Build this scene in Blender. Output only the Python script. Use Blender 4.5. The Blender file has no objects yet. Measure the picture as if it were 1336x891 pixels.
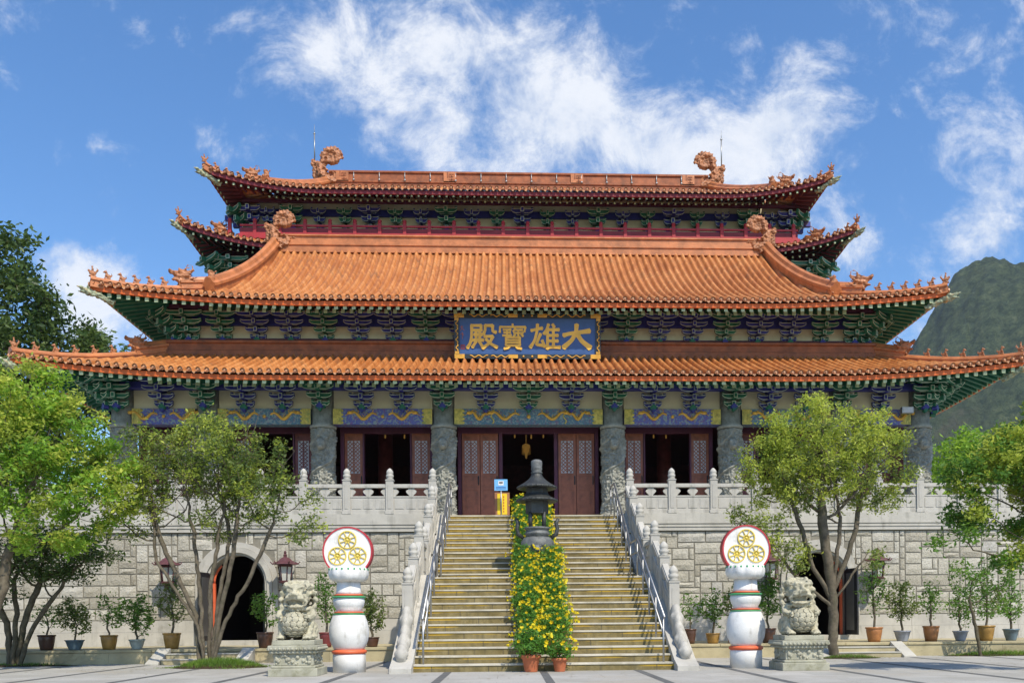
import bpy, bmesh, math, random
import numpy as np
from mathutils import Vector, Matrix, noise

random.seed(7)
PI = math.pi
R = math.radians
SC = bpy.context.scene
COL = SC.collection

# ------------------------------------------------------------------ helpers
class MB:
    """collects vertices and faces and links them as ONE mesh object"""
    def __init__(self):
        self.v, self.f, self.m, self.s, self.uv = [], [], [], [], None

    def add(self, vs, fs, mi=0, smooth=False):
        o = len(self.v)
        self.v.extend([tuple(p) for p in vs])
        for f in fs:
            self.f.append(tuple(i + o for i in f))
            self.m.append(mi)
            self.s.append(smooth)

    def boxb(self, x0, x1, y0, y1, z0, z1, mi=0):
        vs = [(x0, y0, z0), (x1, y0, z0), (x1, y1, z0), (x0, y1, z0), (x0, y0, z1), (x1, y0, z1), (x1, y1, z1), (x0, y1, z1)]
        self.add(vs, [(0, 3, 2, 1), (4, 5, 6, 7), (0, 1, 5, 4), (1, 2, 6, 5), (2, 3, 7, 6), (3, 0, 4, 7)], mi)

    def box(self, c, s, mi=0, rot=None, taper=1.0):
        hx, hy, hz = s[0] / 2, s[1] / 2, s[2] / 2
        t = taper
        vs = [(-hx, -hy, -hz), (hx, -hy, -hz), (hx, hy, -hz), (-hx, hy, -hz), (-hx * t, -hy * t, hz), (hx * t, -hy * t, hz), (hx * t, hy * t, hz), (-hx * t, hy * t, hz)]
        if rot is not None:
            vs = [tuple(rot @ Vector(p)) for p in vs]
        vs = [(p[0] + c[0], p[1] + c[1], p[2] + c[2]) for p in vs]
        self.add(vs, [(0, 3, 2, 1), (4, 5, 6, 7), (0, 1, 5, 4), (1, 2, 6, 5), (2, 3, 7, 6), (3, 0, 4, 7)], mi)

    def prism(self, poly, y0, y1, mi=0, smooth=False, fn=None):
        """poly in (x, z), counter-clockwise seen from -y; extruded from y0 (front) to y1"""
        n = len(poly)
        vs = [(p[0], y0, p[1]) for p in poly] + [(p[0], y1, p[1]) for p in poly]
        if fn:
            vs = [fn(p) for p in vs]
        fs = [tuple(range(n)), tuple(range(2 * n - 1, n - 1, -1))]
        for i in range(n):
            j = (i + 1) % n
            fs.append((i, n + i, n + j, j))
        self.add(vs, fs[:2], mi)
        o = len(self.v) - 2 * n
        for f in fs[2:]:
            self.f.append(tuple(k + o for k in f)); self.m.append(mi); self.s.append(smooth)

    def lathe(self, prof, c=(0, 0, 0), n=24, mi=0, smooth=True, rf=None, mis=None):
        vs, fs = [], []
        for (r, z) in prof:
            for k in range(n):
                a = 2 * PI * k / n
                rr = r * (rf(a, z) if rf else 1)
                vs.append((c[0] + rr * math.cos(a), c[1] + rr * math.sin(a), c[2] + z))
        o = len(self.v)
        self.v.extend(vs)
        for i in range(len(prof) - 1):
            for k in range(n):
                k2 = (k + 1) % n
                self.f.append((o + i * n + k, o + i * n + k2, o + (i + 1) * n + k2, o + (i + 1) * n + k))
                self.m.append(mis[i] if mis else mi); self.s.append(smooth)
        if prof[0][0] > 1e-4:
            self.f.append(tuple(o + k for k in range(n - 1, -1, -1))); self.m.append(mis[0] if mis else mi); self.s.append(False)
        if prof[-1][0] > 1e-4:
            q = o + (len(prof) - 1) * n
            self.f.append(tuple(q + k for k in range(n))); self.m.append(mis[-1] if mis else mi); self.s.append(False)

    def tube(self, pts, rad, n=8, mi=0, smooth=True, cap=True, flat=1.0):
        pts = [Vector(p) for p in pts]
        if not hasattr(rad, '__len__'):
            rad = [rad] * len(pts)
        vs, prev = [], None
        for i, p in enumerate(pts):
            t = (pts[min(i + 1, len(pts) - 1)] - pts[max(i - 1, 0)])
            if t.length < 1e-9:
                t = Vector((0, 0, 1))
            t.normalize()
            if prev is None:
                a = Vector((0, 0, 1)) if abs(t.z) < 0.9 else Vector((1, 0, 0))
                u = t.cross(a).normalized()
            else:
                u = (prev - t * prev.dot(t))
                if u.length < 1e-6:
                    u = t.orthogonal()
                u.normalize()
            prev = u
            w = t.cross(u)
            for k in range(n):
                a = 2 * PI * k / n
                q = p + u * (math.cos(a) * rad[i]) + w * (math.sin(a) * rad[i] * flat)
                vs.append(tuple(q))
        fs = []
        for i in range(len(pts) - 1):
            for k in range(n):
                k2 = (k + 1) % n
                fs.append((i * n + k, i * n + k2, (i + 1) * n + k2, (i + 1) * n + k))
        if cap:
            fs.append(tuple(range(n - 1, -1, -1)))
            fs.append(tuple((len(pts) - 1) * n + k for k in range(n)))
        self.add(vs, fs, mi, smooth)

    def sweep(self, pts, prof, mi=0, up=(0, 0, 1), smooth=False):
        """profile (side, height) swept along pts"""
        pts = [Vector(p) for p in pts]
        up = Vector(up)
        n = len(prof)
        vs, fs = [], []
        for i, p in enumerate(pts):
            t = (pts[min(i + 1, len(pts) - 1)] - pts[max(i - 1, 0)]).normalized()
            sd = t.cross(up).normalized()
            uu = sd.cross(t).normalized()
            for (a, b) in prof:
                vs.append(tuple(p + sd * a + uu * b))
        for i in range(len(pts) - 1):
            for k in range(n):
                k2 = (k + 1) % n
                fs.append((i * n + k, i * n + k2, (i + 1) * n + k2, (i + 1) * n + k))
        fs.append(tuple(range(n - 1, -1, -1)))
        fs.append(tuple((len(pts) - 1) * n + k for k in range(n)))
        self.add(vs, fs, mi, smooth)

    def sphere(self, c, r, mi=0, nu=12, nv=8, rot=None):
        if not hasattr(r, '__len__'):
            r = (r, r, r)
        vs = []
        for j in range(nv + 1):
            t = PI * j / nv
            for k in range(nu):
                a = 2 * PI * k / nu
                p = Vector((r[0] * math.sin(t) * math.cos(a), r[1] * math.sin(t) * math.sin(a), r[2] * math.cos(t)))
                if rot is not None:
                    p = rot @ p
                vs.append((c[0] + p.x, c[1] + p.y, c[2] + p.z))
        fs = []
        for j in range(nv):
            for k in range(nu):
                k2 = (k + 1) % nu
                fs.append((j * nu + k, (j + 1) * nu + k, (j + 1) * nu + k2, j * nu + k2))
        self.add(vs, fs, mi, True)

    def mesh(self, name, mats):
        me = bpy.data.meshes.new(name)
        me.from_pydata(self.v, [], self.f)
        if not isinstance(mats, (list, tuple)):
            mats = [mats]
        for m in mats:
            me.materials.append(m)
        me.polygons.foreach_set('material_index', self.m)
        me.polygons.foreach_set('use_smooth', self.s)
        if self.uv is not None:
            lay = me.uv_layers.new(name='UVMap')
            idx = np.empty(len(me.loops), dtype=np.int32)
            me.loops.foreach_get('vertex_index', idx)
            lay.data.foreach_set('uv', np.array(self.uv, dtype=np.float32)[idx].ravel())
        me.validate()
        me.update()
        return me

    def build(self, name, mats, parent=None, loc=None, bevel=0, recalc=False):
        me = self.mesh(name, mats)
        if recalc:
            bm = bmesh.new(); bm.from_mesh(me); bmesh.ops.recalc_face_normals(bm, faces=bm.faces); bm.to_mesh(me); bm.free()
        return link(name, me, parent, loc, bevel)

def link(name, me, parent=None, loc=None, bevel=0):
    o = bpy.data.objects.new(name, me)
    COL.objects.link(o)
    if parent:
        o.parent = parent
    if loc:
        o.location = loc
    if bevel:
        b = o.modifiers.new('bevel', 'BEVEL'); b.width = bevel; b.segments = 2; b.limit_method = 'ANGLE'; b.angle_limit = R(40)
    return o

def tag(o, label=None, cat=None, group=None, kind=None):
    if label: o['label'] = label
    if cat: o['category'] = cat
    if group: o['group'] = group
    if kind: o['kind'] = kind
    return o

def thing(name, label, cat, loc=(0, 0, 0), rz=0, group=None):
    o = bpy.data.objects.new(name, None)
    COL.objects.link(o)
    o.location = loc
    o.rotation_euler = (0, 0, rz)
    return tag(o, label, cat, group)

def kids(o):
    return [c for c in bpy.data.objects if c.parent == o]

def dup(o, parent=None, loc=None, rz=None, label=None, group=None):
    c = o.copy()
    COL.objects.link(c)
    c.parent = parent
    if loc is not None: c.location = loc
    if rz is not None: c.rotation_euler = (0, 0, rz)
    if label: c['label'] = label
    if group: c['group'] = group
    for ch in kids(o):
        dup(ch, c)
    return c

def blob(mbs, name, voxel, mats, parent=None, loc=None, disp=0.0, dscale=6.0):
    """joins overlapping lumps into one continuous carved surface"""
    me = mbs.mesh(name + '_lumps', [])
    o = bpy.data.objects.new('lumps', me)
    COL.objects.link(o)
    r = o.modifiers.new('remesh', 'REMESH'); r.mode = 'VOXEL'; r.voxel_size = voxel
    s = o.modifiers.new('smooth', 'SMOOTH'); s.factor = 0.5; s.iterations = 2
    dg = bpy.context.evaluated_depsgraph_get()
    out = bpy.data.meshes.new_from_object(o.evaluated_get(dg))
    out.name = name
    bpy.data.objects.remove(o); bpy.data.meshes.remove(me)
    if disp:
        n = len(out.vertices)
        co = np.empty(n * 3); out.vertices.foreach_get('co', co); co = co.reshape(-1, 3)
        no = np.empty(n * 3); out.vertex_normals.foreach_get('vector', no); no = no.reshape(-1, 3)
        for i in range(n):
            h = noise.turbulence(Vector(co[i] * dscale), 3, False) - 0.5
            co[i] += no[i] * (h * disp)
        out.vertices.foreach_set('co', co.ravel())
    out.materials.clear()
    for m in (mats if isinstance(mats, (list, tuple)) else [mats]):
        out.materials.append(m)
    out.polygons.foreach_set('use_smooth', [True] * len(out.polygons))
    out.update()
    return link(name, out, parent, loc)

# ------------------------------------------------------------------ materials
class NT:
    def __init__(self, tree):
        self.t = tree
    def n(self, typ, **kw):
        nd = self.t.nodes.new(typ)
        for k, v in kw.items():
            if k.startswith('i_'):
                nd.inputs[k[2:].replace('_', ' ')].default_value = v
            else:
                setattr(nd, k, v)
        return nd
    def l(self, a, b):
        self.t.links.new(a, b)
    def math(self, op, a, b=None, c=None, clamp=False):
        nd = self.t.nodes.new('ShaderNodeMath'); nd.operation = op; nd.use_clamp = clamp
        for i, x in enumerate((a, b, c)):
            if x is None: continue
            if isinstance(x, (int, float)): nd.inputs[i].default_value = x
            else: self.l(x, nd.inputs[i])
        return nd.outputs[0]
    def mix(self, f, a, b, blend='MIX'):
        nd = self.t.nodes.new('ShaderNodeMix'); nd.data_type = 'RGBA'; nd.blend_type = blend
        for s, x in ((0, f), (6, a), (7, b)):
            if isinstance(x, (int, float)): nd.inputs[s].default_value = x
            elif isinstance(x, (tuple, list)): nd.inputs[s].default_value = (*x[:3], 1)
            else: self.l(x, nd.inputs[s])
        return nd.outputs[2]
    def ramp(self, f, stops, interp='LINEAR'):
        nd = self.t.nodes.new('ShaderNodeValToRGB'); nd.color_ramp.interpolation = interp
        e = nd.color_ramp.elements
        while len(e) < len(stops): e.new(0.5)
        for k, (p, c) in enumerate(stops):
            e[k].position = p
            e[k].color = (*c, 1) if len(c) == 3 else c
        self.l(f, nd.inputs[0])
        return nd.outputs[0]
    def smooth(self, f, lo, hi):
        nd = self.t.nodes.new('ShaderNodeMapRange'); nd.interpolation_type = 'SMOOTHSTEP'
        self.l(f, nd.inputs[0]); nd.inputs[1].default_value = lo; nd.inputs[2].default_value = hi
        return nd.outputs[0]

def base_mat(name, rough=0.6, spec=0.4, metal=0.0):
    m = bpy.data.materials.new(name); m.use_nodes = True
    t = NT(m.node_tree)
    b = m.node_tree.nodes['Principled BSDF']
    b.inputs['Roughness'].default_value = rough
    b.inputs['Specular IOR Level'].default_value = spec
    b.inputs['Metallic'].default_value = metal
    return m, t, b

def noise_tex(t, scale, detail=4, rough=0.55, vec=None, dist=0.0):
    nd = t.n('ShaderNodeTexNoise', i_Scale=scale, i_Detail=detail, i_Roughness=rough, i_Distortion=dist)
    if vec is not None: t.l(vec, nd.inputs['Vector'])
    return nd.outputs['Fac']

def bump(t, b, h, strength=0.4, dist=0.02):
    nd = t.n('ShaderNodeBump', i_Strength=strength, i_Distance=dist)
    t.l(h, nd.inputs['Height']); t.l(nd.outputs[0], b.inputs['Normal'])

def M(name, col, rough=0.6, spec=0.4, var=0.25, scale=3.0, bmp=0.3, bscale=25.0, metal=0.0, dirt=None, dirt_amt=0.5, streak=0):
    m, t, b = base_mat(name, rough, spec, metal)
    tc = t.n('ShaderNodeTexCoord').outputs['Object']
    f = noise_tex(t, scale, 5, 0.6, tc)
    lo = tuple(c * (1 - var) for c in col); hi = tuple(min(1, c * (1 + var)) for c in col)
    c = t.ramp(f, [(0.3, lo), (0.7, hi)])
    if dirt:
        dv = tc
        if streak:
            mp = t.n('ShaderNodeMapping'); mp.inputs['Scale'].default_value = (streak, streak, 0.35); t.l(tc, mp.inputs[0]); dv = mp.outputs[0]
        g = noise_tex(t, scale * 0.6, 6, 0.7, dv, 0.6)
        if streak: g = t.math('ADD', t.math('MULTIPLY', g, 0.6), t.math('MULTIPLY', noise_tex(t, scale * 1.1, 6, 0.7, tc, 0.3), 0.4))
        c = t.mix(t.math('MULTIPLY', t.smooth(g, 0.5, 0.68), dirt_amt), c, dirt)
    t.l(c, b.inputs['Base Color'])
    if bmp:
        bump(t, b, noise_tex(t, bscale, 4, 0.6, tc), bmp, 0.02)
    return m

def tile_mat(name, c1, c2, c3):
    m, t, b = base_mat(name, 0.42, 0.4)
    uv = t.n('ShaderNodeUVMap').outputs[0]
    sep = t.n('ShaderNodeSeparateXYZ'); t.l(uv, sep.inputs[0])
    u, v = sep.outputs[0], sep.outputs[1]
    fu, fv = t.math('FLOOR', u), t.math('FLOOR', v)
    cmb = t.n('ShaderNodeCombineXYZ'); t.l(fu, cmb.inputs[0]); t.l(fv, cmb.inputs[1])
    wn = t.n('ShaderNodeTexWhiteNoise', noise_dimensions='2D'); t.l(cmb.outputs[0], wn.inputs['Vector'])
    tc = t.n('ShaderNodeTexCoord').outputs['Object']
    big = noise_tex(t, 0.35, 5, 0.65, tc)
    f = t.math('ADD', t.math('MULTIPLY', wn.outputs[0], 0.55), t.math('MULTIPLY', t.smooth(big, 0.3, 0.7), 0.45))
    col = t.ramp(f, [(0.1, c1), (0.5, c2), (0.9, c3)])
    fr = t.math('FRACT', v)
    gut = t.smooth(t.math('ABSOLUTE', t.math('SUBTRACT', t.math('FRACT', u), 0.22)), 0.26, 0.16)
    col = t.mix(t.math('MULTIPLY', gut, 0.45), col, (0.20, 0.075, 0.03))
    joint = t.smooth(t.math('ABSOLUTE', t.math('SUBTRACT', fr, 0.5)), 0.38, 0.5)
    col = t.mix(t.math('MULTIPLY', joint, 0.35), col, tuple(c * 0.35 for c in c1))
    st = noise_tex(t, 2.2, 6, 0.7, tc)
    col = t.mix(t.math('MULTIPLY', t.smooth(st, 0.52, 0.68), 0.5), col, (0.15, 0.085, 0.045))
    moss = noise_tex(t, 0.9, 8, 0.75, tc, 0.8)
    col = t.mix(t.math('MULTIPLY', t.smooth(moss, 0.60, 0.70), 0.45), col, (0.085, 0.075, 0.035))
    t.l(t.math('ADD', 0.30, t.math('MULTIPLY', st, 0.35)), b.inputs['Roughness'])
    t.l(col, b.inputs['Base Color'])
    bump(t, b, t.math('SUBTRACT', fr, t.math('MULTIPLY', joint, 0.6)), 0.5, 0.03)
    return m

def leaf_mat(name, c1, c2, c3, trans=0.35):
    m = bpy.data.materials.new(name); m.use_nodes = True
    t = NT(m.node_tree)
    b = m.node_tree.nodes['Principled BSDF']; out = m.node_tree.nodes['Material Output']
    b.inputs['Roughness'].default_value = 0.5; b.inputs['Specular IOR Level'].default_value = 0.35
    g = t.n('ShaderNodeNewGeometry').outputs['Random Per Island']
    tc = t.n('ShaderNodeTexCoord').outputs['Object']
    f = t.math('ADD', t.math('MULTIPLY', g, 0.5), t.math('MULTIPLY', t.smooth(noise_tex(t, 0.9, 3, 0.5, tc), 0.35, 0.65), 0.5))
    c = t.ramp(f, [(0.1, c1), (0.5, c2), (0.9, c3)])
    t.l(c, b.inputs['Base Color'])
    tr = t.n('ShaderNodeBsdfTranslucent')
    t.l(t.mix(0.5, c, tuple(min(1, k * 1.6) for k in c3)), tr.inputs[0])
    mx = t.n('ShaderNodeMixShader'); mx.inputs[0].default_value = trans
    t.l(b.outputs[0], mx.inputs[1]); t.l(tr.outputs[0], mx.inputs[2]); t.l(mx.outputs[0], out.inputs[0])
    return m

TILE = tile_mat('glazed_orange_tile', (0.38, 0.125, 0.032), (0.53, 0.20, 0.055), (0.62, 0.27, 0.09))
RIDGE = M('glazed_ridge_clay', (0.47, 0.17, 0.06), 0.42, 0.4, 0.3, 2.5, 0.5, 18, dirt=(0.2, 0.08, 0.03))
RIDGE_DARK = M('ridge_brown_clay', (0.30, 0.095, 0.035), 0.5, 0.3, 0.35, 3, 0.5, 20, dirt=(0.1, 0.05, 0.03))
CLAY_FIG = M('figure_clay', (0.38, 0.155, 0.065), 0.5, 0.4, 0.45, 6, 0.7, 14, dirt=(0.13, 0.06, 0.03), dirt_amt=0.7)
FASCIA = M('orange_red_board', (0.60, 0.125, 0.025), 0.5, 0.3, 0.15, 2, 0.1)
FASCIA_RED = M('dark_red_board', (0.20, 0.025, 0.03), 0.5, 0.3, 0.2, 2, 0.1)
SOFFIT_G = M('soffit_dark_green', (0.025, 0.07, 0.05), 0.6, 0.3, 0.3, 2, 0.1)
SOFFIT_R = M('soffit_dark_red', (0.11, 0.02, 0.025), 0.6, 0.3, 0.3, 2, 0.1)
GREEN = M('paint_green', (0.024, 0.145, 0.085), 0.5, 0.3, 0.3, 3, 0.1)
BLUE = M('paint_blue', (0.038, 0.042, 0.24), 0.5, 0.3, 0.3, 3, 0.1)
RAFTER_END = M('rafter_end_paint', (0.42, 0.50, 0.30), 0.5, 0.3, 0.25, 5, 0.1)
PALE = M('paint_pale_edge', (0.55, 0.62, 0.50), 0.5, 0.3, 0.2, 5, 0.1)
CREAM = M('cream_plaster', (0.68, 0.62, 0.43), 0.8, 0.2, 0.1, 1.2, 0.15, 30)
PURPLE = M('dark_purple_paint', (0.085, 0.022, 0.045), 0.5, 0.3, 0.25, 2, 0.15)
RED = M('red_paint', (0.36, 0.03, 0.035), 0.5, 0.35, 0.25, 3, 0.15)
GOLD = M('gold_paint', (0.66, 0.36, 0.045), 0.4, 0.5, 0.3, 6, 0.2)
STONE_P = M('pillar_grey_granite', (0.29, 0.285, 0.24), 0.75, 0.3, 0.35, 6, 0.5, 40)
WHITE_STONE = M('pale_granite', (0.45, 0.43, 0.38), 0.75, 0.3, 0.14, 1.6, 0.25, 60, dirt=(0.24, 0.23, 0.195), dirt_amt=0.75, streak=3.0)
CORNICE = M('cornice_granite', (0.46, 0.44, 0.385), 0.75, 0.3, 0.14, 1.2, 0.25, 50, dirt=(0.22, 0.21, 0.175), dirt_amt=0.75, streak=3.5)
OLD_STONE = M('mossy_granite', (0.36, 0.35, 0.27), 0.85, 0.25, 0.25, 3, 0.5, 45, dirt=(0.17, 0.165, 0.09), dirt_amt=0.7)
LION_STONE = M('carved_lion_stone', (0.43, 0.40, 0.29), 0.85, 0.25, 0.3, 6, 0.7, 30, dirt=(0.2, 0.2, 0.13), dirt_amt=0.75)
LEDGE = M('ledge_sandy_stone', (0.40, 0.345, 0.21), 0.85, 0.25, 0.25, 1.2, 0.4, 30, dirt=(0.14, 0.12, 0.06), dirt_amt=0.7)
WOOD = M('door_brown_wood', (0.26, 0.082, 0.04), 0.45, 0.4, 0.35, 4, 0.2, 20)
WOOD_D = M('door_dark_red_wood', (0.15, 0.035, 0.03), 0.45, 0.4, 0.35, 4, 0.2, 20)
PANE = M('lattice_backing', (0.48, 0.48, 0.50), 0.35, 0.5, 0.2, 3, 0.0)
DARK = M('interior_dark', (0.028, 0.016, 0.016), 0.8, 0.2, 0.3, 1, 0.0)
BLACK = M('black_iron', (0.02, 0.02, 0.022), 0.45, 0.5, 0.3, 6, 0.2)
STEEL = M('stainless_steel', (0.36, 0.36, 0.35), 0.45, 0.5, 0.1, 4, 0.0, metal=0.9)
BRONZE = M('dark_bronze', (0.05, 0.053, 0.05), 0.5, 0.5, 0.4, 5, 0.6, 25, metal=0.3)
BRONZE_L = M('weathered_bronze', (0.13, 0.135, 0.13), 0.6, 0.5, 0.4, 6, 0.8, 16, metal=0.2)
WHITE = M('white_paint', (0.74, 0.73, 0.70), 0.6, 0.4, 0.10, 2.5, 0.25, 30, dirt=(0.36, 0.34, 0.28), dirt_amt=0.7, streak=3.0)
RIM_RED = M('rim_red_paint', (0.42, 0.03, 0.04), 0.45, 0.4, 0.15, 3, 0.1)
ORANGE = M('orange_red_paint', (0.68, 0.13, 0.05), 0.5, 0.4, 0.12, 4, 0.1)
BAND_GREEN = M('band_green_paint', (0.07, 0.33, 0.13), 0.5, 0.4, 0.15, 4, 0.1)
YELLOW = M('wheel_yellow_paint', (0.66, 0.51, 0.09), 0.45, 0.4, 0.15, 5, 0.1)
TERRA = M('terracotta', (0.47, 0.145, 0.065), 0.75, 0.25, 0.2, 6, 0.2, 30)
SOIL = M('potting_soil', (0.05, 0.035, 0.02), 0.95, 0.1, 0.4, 12, 0.8, 30)
BARK_L = M('pale_bark', (0.125, 0.105, 0.075), 0.9, 0.15, 0.4, 6, 0.8, 22, dirt=(0.09, 0.09, 0.05), dirt_amt=0.6)
BARK_D = M('dark_bark', (0.10, 0.085, 0.055), 0.9, 0.15, 0.4, 6, 0.8, 22, dirt=(0.05, 0.06, 0.03), dirt_amt=0.6)
LEAF_BRIGHT = leaf_mat('leaf_bright', (0.07, 0.18, 0.018), (0.17, 0.33, 0.03), (0.33, 0.48, 0.05), 0.42)
LEAF_OLIVE = leaf_mat('leaf_olive', (0.045, 0.085, 0.02), (0.11, 0.165, 0.035), (0.25, 0.30, 0.06), 0.35)
LEAF_LIME = leaf_mat('leaf_lime', (0.16, 0.22, 0.03), (0.31, 0.39, 0.05), (0.52, 0.56, 0.09), 0.42)
LEAF_MID = leaf_mat('leaf_mid', (0.045, 0.12, 0.015), (0.09, 0.20, 0.025), (0.19, 0.32, 0.04), 0.35)
LEAF_DARK = leaf_mat('leaf_dark', (0.03, 0.065, 0.015), (0.065, 0.115, 0.025), (0.125, 0.18, 0.04), 0.3)
LEAF_FLOWER = leaf_mat('leaf_flower_shrub', (0.05, 0.15, 0.02), (0.10, 0.24, 0.03), (0.20, 0.36, 0.05), 0.35)
PETAL = leaf_mat('yellow_petal', (0.72, 0.50, 0.01), (0.80, 0.62, 0.02), (0.85, 0.72, 0.05), 0.3)

# ------------------------------------------------------------------ camera, sky, sun
F = 1152.0
cam = bpy.data.cameras.new('camera')
cam.sensor_width = 36; cam.lens = F / 1336 * 36
cam.clip_start = 0.1; cam.clip_end = 6000
YAW, ROLL = 0.043, 0.0088
PXP, PYP = 665 + F * math.tan(YAW), 808.0
cam.shift_x = -(PXP - 668) / 1336
cam.shift_y = (PYP - 445.5) / 1336
camo = bpy.data.objects.new('camera', cam); COL.objects.link(camo)
CAM = Vector((-0.7, -18.0, 1.05))
camo.matrix_world = Matrix.Translation(CAM) @ Matrix.Rotation(-YAW, 4, 'Z') @ Matrix.Rotation(PI / 2, 4, 'X') @ Matrix.Rotation(-ROLL, 4, 'Z')
SC.camera = camo

SUN_DIR = Vector((0.52, -1.0, 1.40)).normalized()
sun = bpy.data.lights.new('sun', 'SUN'); sun.energy = 4.5; sun.angle = R(0.53); sun.color = (1.0, 0.92, 0.78)
suno = bpy.data.objects.new('sun', sun); COL.objects.link(suno)
suno.rotation_euler = (-SUN_DIR).to_track_quat('-Z', 'Y').to_euler()
suno.location = (20, -40, 60)

SC.view_settings.view_transform = 'Standard'
SC.view_settings.look = 'None'
SC.view_settings.exposure = 0.12
SC.view_settings.gamma = 1.0

w = bpy.data.worlds.new('World'); SC.world = w; w.use_nodes = True
t = NT(w.node_tree)
bg = w.node_tree.nodes['Background']
sky = t.n('ShaderNodeTexSky'); sky.sky_type = 'NISHITA'; sky.sun_disc = False
sky.sun_elevation = math.asin(SUN_DIR.z); sky.sun_rotation = math.atan2(SUN_DIR.x, SUN_DIR.y)
sky.air_density = 1.0; sky.dust_density = 0.6; sky.ozone_density = 2.5
tc = t.n('ShaderNodeTexCoord').outputs['Generated']
sp = t.n('ShaderNodeSeparateXYZ'); t.l(tc, sp.inputs[0])
yy = t.math('MAXIMUM', sp.outputs[1], 0.06)
ca, cb = t.math('DIVIDE', sp.outputs[0], yy), t.math('DIVIDE', sp.outputs[2], yy)
cv = t.n('ShaderNodeCombineXYZ'); t.l(ca, cv.inputs[0]); t.l(cb, cv.inputs[1])
def blobs_mask(lst):
    total = None
    for (u, v, ru, rv, amp, ang) in lst:
        a0, b0 = (u - 665) / F, (808 - v) / F
        mp = t.n('ShaderNodeMapping', vector_type='TEXTURE')
        mp.inputs['Location'].default_value = (a0, b0, 0)
        mp.inputs['Rotation'].default_value = (0, 0, R(ang))
        mp.inputs['Scale'].default_value = (ru / F, rv / F, 1)
        t.l(cv.outputs[0], mp.inputs[0])
        d = t.n('ShaderNodeVectorMath', operation='DOT_PRODUCT'); t.l(mp.outputs[0], d.inputs[0]); t.l(mp.outputs[0], d.inputs[1])
        e = t.math('MULTIPLY', t.math('POWER', 2.71828, t.math('MULTIPLY', d.outputs['Value'], -1.0)), amp)
        total = e if total is None else t.math('ADD', total, e)
    return total
# u, v, half width, half height in photo pixels about the view axis, weight, tilt
CLOUDS = [(640, 120, 215, 100, 0.72, -14), (480, 110, 90, 80, 0.3, -30), (870, 200, 90, 40, 0.35, 5), (700, 180, 120, 50, 0.25, 0), (790, 150, 150, 65, 0.58, -5), (560, 40, 120, 50, 0.4, -20), (430, 80, 60, 60, 0.42, -40), (730, 50, 120, 50, 0.3, 0),
          (600, 215, 130, 32, 0.35, -10), (1000, 190, 105, 60, 0.98, 28), (1050, 130, 65, 42, 0.75, 30), (900, 215, 80, 40, 0.5, 15), (1200, 15, 75, 45, 0.6, 10),
          (1305, 60, 50, 35, 0.6, 20), (1285, 180, 95, 45, 0.5, 25), (1310, 290, 65, 70, 1.0, 25), (1135, 330, 55, 45, 0.5, -20), (1120, 280, 30, 40, 0.32, 20),
          (110, 355, 60, 38, 0.95, -15), (170, 420, 70, 50, 0.9, 0), (300, 195, 55, 22, 0.36, -15), (155, 198, 30, 10, 0.38, -10), (195, 65, 22, 14, 0.34, 0), (860, 20, 70, 40, 0.25, 20), (1060, 60, 60, 30, 0.22, 0), (1240, 420, 80, 40, 0.5, 0)]
mask = t.math('MULTIPLY', blobs_mask(CLOUDS), 0.80)
n1 = noise_tex(t, 9.5, 12, 0.68, cv.outputs[0], 0.35)
n2 = noise_tex(t, 24.0, 10, 0.7, cv.outputs[0], 0.4)
dens = t.math('ADD', mask, t.math('ADD', t.math('MULTIPLY', t.math('SUBTRACT', n1, 0.5), 2.5), t.math('MULTIPLY', t.math('SUBTRACT', n2, 0.5), 0.75)))
dens = t.smooth(dens, 0.13, 1.0)
shade = t.mix(t.smooth(n1, 0.35, 0.62), (4.9, 5.3, 6.0), (6.4, 6.5, 6.7))
skyc = t.n('ShaderNodeHueSaturation'); skyc.inputs['Saturation'].default_value = 1.26; skyc.inputs['Value'].default_value = 1.28; skyc.inputs['Hue'].default_value = 0.503
t.l(sky.outputs[0], skyc.inputs['Color'])
thin = t.math('MULTIPLY', dens, 0.86)
t.l(t.mix(thin, skyc.outputs[0], shade), bg.inputs[0])
bg.inputs[1].default_value = 0.15

# ------------------------------------------------------------------ ground
def ground_material():
    m, t, b = base_mat('plaza_paving', 0.8, 0.25)
    tc = t.n('ShaderNodeTexCoord').outputs['Object']
    s = t.n('ShaderNodeSeparateXYZ'); t.l(tc, s.inputs[0])
    br = t.n('ShaderNodeTexBrick', i_Scale=1.0)
    br.offset = 0.5; br.inputs['Mortar Size'].default_value = 0.008
    br.inputs['Brick Width'].default_value = 1.93; br.inputs['Row Height'].default_value = 0.95
    br.inputs['Color1'].default_value = (0.32, 0.31, 0.275, 1); br.inputs['Color2'].default_value = (0.41, 0.39, 0.345, 1); br.inputs['Mortar'].default_value = (0.17, 0.16, 0.145, 1)
    mp = t.n('ShaderNodeMapping'); mp.inputs['Location'].default_value = (-0.035, 0.3, 0); t.l(tc, mp.inputs[0]); t.l(mp.outputs[0], br.inputs['Vector'])
    f = noise_tex(t, 0.7, 7, 0.7, tc)
    c = t.mix(t.math('MULTIPLY', t.smooth(f, 0.42, 0.62), 0.65), br.outputs[0], (0.25, 0.23, 0.185))
    f3 = noise_tex(t, 0.25, 8, 0.75, tc, 1.0)
    c = t.mix(t.math('MULTIPLY', t.smooth(f3, 0.54, 0.64), 0.5), c, (0.33, 0.27, 0.18))
    c = t.mix(0.25, c, t.ramp(noise_tex(t, 30, 3, 0.7, tc), [(0.3, (0.3, 0.29, 0.27)), (0.7, (0.62, 0.61, 0.58))]))
    t.l(c, b.inputs['Base Color'])
    bump(t, b, noise_tex(t, 45, 4, 0.6, tc), 0.2, 0.01)
    return m
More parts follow.
